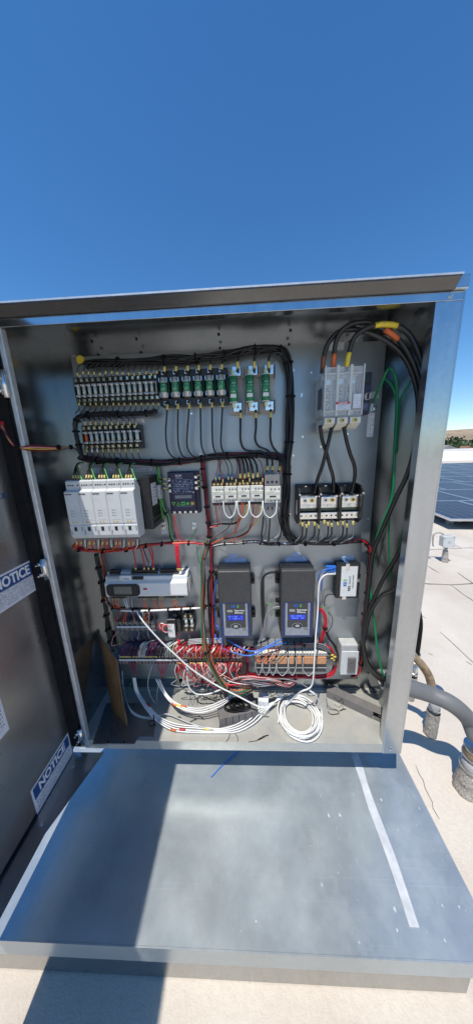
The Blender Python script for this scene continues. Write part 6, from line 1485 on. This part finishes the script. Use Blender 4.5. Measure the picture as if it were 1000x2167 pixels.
# lengths of grey wiring duct
def duct(label, A, B, w, h, slots, openend=False):
    # A, B: the two ends on the floor; a channel with comb sides
    d = (B - A); L = d.length; t = thing('wiring_duct', label, 'duct', (A.x, A.y, FLZ + .0008)); t.rotation_euler.z = math.atan2(d.y, d.x)
    MB().box(0, L, -w / 2, w / 2, h - .002, h).build('lid', 'duct_grey', t, .0008)
    MB().box(0, L, -w / 2, w / 2, 0, .002).build('base', 'duct_grey', t)
    n = slots; p = L / n
    for s in (-1, 1):
        for k in range(n): MB().box(k * p + (.0012 if k else 0), (k + 1) * p - .0012, s * w / 2 - .001 - s * .0012, s * w / 2 + .001 - s * .0012, .0022, h - .0022).build('finger', 'duct_grey', t)
    return t
A = F(470, 1528, 0); B = F(536, 1508, 0)
duct('grey slotted wiring duct offcut lying beside the small white box', F(462, 1520, 0), F(540, 1502, 0), .080, .042, 6)
A = F(690, 1474, 0); B = F(812, 1532, 0)
t = thing('wiring_duct', 'long grey duct offcut lying skewed in the floor corner', 'duct', (A.x, A.y, FLZ + .0008)); d = B - A; L = d.length; t.rotation_euler.z = math.atan2(d.y, d.x)
MB().box(0, L, -.002, .030, .034, .036).build('top_leg', 'duct_grey', t, .0006); MB().box(0, L * .82, -.004, -.0021, 0, .036).build('front_leg', 'duct_grey', t, .0006)
MB().box(0, L, .0301, .032, 0, .036).build('rear_leg', 'duct_grey', t); MB().box(L * .83, L * 1.02, -.003, -.0011, 0, .016).build('cut_tab', 'duct_grey', t); MB().box(L * .9, L * 1.03, .002, .028, .02, .022).build('inner_tab', 'duct_grey', t)
# black cord heaped on the first duct
t = thing('cable_tangle', 'tangled black cord heaped on the slotted duct', 'cord', F(500, 1500, .044))
rnd = random.Random(6)
for k in range(4):
    pts = []
    for i in range(26):
        a_ = i * .5 + k; r1 = .026 + .012 * math.sin(i * .37 + k * 2)
        pts.append(Vector((r1 * math.cos(a_) * 1.3 + .004 * k - .004, r1 * math.sin(a_) * .6 + .004, .004 + .0035 * k + .004 * math.sin(i * .9))))
    MB().tube(spline(pts, 2), .0022, 5).build('loop', 'rubber', t, smooth=True)
wire('loose_cable', [F(470, 1500, .04), F(462, 1512, .03), F(466, 1530, .01), F(464, 1540, .006)], .0016, 'rubber', 'black cord end trailing off the slotted duct', 'cord')
# small white box with printed label
q = F(558, 1504, 0); t = thing('small_carton', 'little white carton with orange print standing on the floor', 'carton', (q.x, q.y + .018, FLZ + .0006)); t.rotation_euler.z = R_(-8)
MB().box(-.021, .021, -.02, .02, 0, .05).build('carton', 'paper', t, .0015)
fp_ = MB().box(-.016, .016, -.0206, -.0202, .028, .046).build('printed_label', 'print_label', t)
MB().box(-.018, .018, -.0206, -.0202, .004, .02).build('orange_print', 'stucco', t)
MB().box(-.014, .012, -.012, .012, .0501, .0505).build('top_label', 'print_block', t)
# amber paper leaning in the corner
cor = {'a': at(212, 1343, .955), 'b': at(249, 1398, .90), 'c': F(270, 1538, .002), 'd': F(236, 1500, .002)}
NU, NV = 14, 26; mb = MB()
for j in range(NV + 1):
    v = j / NV
    for i in range(NU + 1):
        u = i / NU
        top = cor['a'].lerp(cor['b'], u); bot = cor['d'].lerp(cor['c'], u)
        p = top.lerp(bot, v)
        n_ = noise.noise(p * 16) * .004 + noise.noise(p * 60 + Vector((4, 0, 0))) * .002
        p = p + Vector((n_, -n_ * .5, max(0, n_) * .3)) + Vector((-.004 * math.sin(math.pi * v), -.006 * math.sin(math.pi * u), 0))
        mb.v.append(tuple(p - cor['d']))
for j in range(NV):
    for i in range(NU):
        k = j * (NU + 1) + i; mb.f.append((k, k + 1, k + NU + 2, k + NU + 1))
o = recalc(mb.build('document_pouch', 'amber_paper', None, smooth=True, loc=cor['d'])); sm = o.modifiers.new('thick', 'SOLIDIFY'); sm.thickness = .002
tag(o, 'crumpled amber document pouch leaning in the dark floor corner', 'pouch')
# black wire ring and short dark post on the floor
q = F(322, 1537, .004); t = thing('wire_ring', 'small black wire ring standing on shaded floor', 'ring', q)
MB().tube([Vector((.012 * math.cos(i * .35), .002 * math.sin(i * .5), .014 + .012 * math.sin(i * .35))) for i in range(19)], .0012, 5).build('ring', 'rubber', t, smooth=True)
MB().box(.008, .011, .001, .004, -.003, .05).build('stem', 'rubber', t)
# sheet step at the hinge corner of the floor
pl = [F(196, 1576, 0), F(285, 1576, 0), F(294, 1560, 0), F(326, 1560, 0), F(326, 1540, 0), F(318, 1490, 0), F(225, 1490, 0)]
mb = MB().prism([(p.x, p.y - YF) for p in pl], 2, .0004, .0045); recalc(mb.build('corner_plate', 'galv_door', cab))
for px, py in ((228, 1571), (262, 1571)): p = F(px, py, .0045) - O; MB().cyl(p, p + Vector((0, 0, .001)), .003, n=8).build('rivet_hole', 'rubber', cab)
# bits of debris
rnd = random.Random(9)
for k, (px, py, ang_, L) in enumerate(((400, 1530, .5, .03), (440, 1505, 1.1, .015), (372, 1520, .2, .02), (545, 1566, .4, .045), (718, 1505, .3, .03), (420, 1516, -.5, .028))):
    q = F(px, py, .003); d_ = Vector((math.cos(ang_), math.sin(ang_), 0)) * L
    wire('wire_scrap', [q, q + d_ * .5 + Vector((0, 0, .004)), q + d_], .0013, 'rubber', 'short dark scrap of wire lying on the cabinet floor', 'scrap', 'wire scraps on the floor', n=5)
for pts in ([(486, 1552), (484, 1562), (478, 1570)], [(497, 1552), (502, 1560), (503, 1570)], [(525, 1571), (545, 1567), (560, 1560)]):
    wire('cable_tie_tail', [F(x, y, .002) for x, y in pts], .0009, 'rubber', 'thin black tie tail lying by the front lip', 'tie tail', 'tie tails by the lip', n=5)
wire('black_lead', [F(690, 1478, .06), F(692, 1492, .03), F(700, 1500, .012), F(712, 1503, .005), F(716, 1510, .003), F(700, 1512, .003), F(693, 1506, .003)], .0012, 'rubber', 'thin black lead curling off the long duct offcut', 'lead')
wire('black_lead', [F(706, 1476, .06), F(716, 1485, .05), F(722, 1480, .05), F(727, 1492, .045)], .0012, 'rubber', 'thin black squiggle of wire on top of long duct', 'lead')
# knockout bushing where the supply cables leave
q = atx(812, 1438, XR - .001)
t = thing('conduit_bushing', 'pale ring bushing in side wall where supply cables leave', 'bushing', q)
mb = MB(); n = 22
for rr, x in ((.034, 0), (.044, 0), (.044, -.014), (.034, -.014)):
    for i in range(n): a_ = 2 * math.pi * i / n; mb.v.append((x, rr * .8 * math.cos(a_), rr * .8 * math.sin(a_)))
for k in range(4):
    for i in range(n): j = (i + 1) % n; k2 = (k + 1) % 4; mb.f.append((k * n + i, k * n + j, k2 * n + j, k2 * n + i))
recalc(mb.build('ring', 'light_grey', t, smooth=False))
MB().cyl((-.0008, 0, 0), (.0, 0, 0), .027, n=20).build('opening', 'rubber', t)
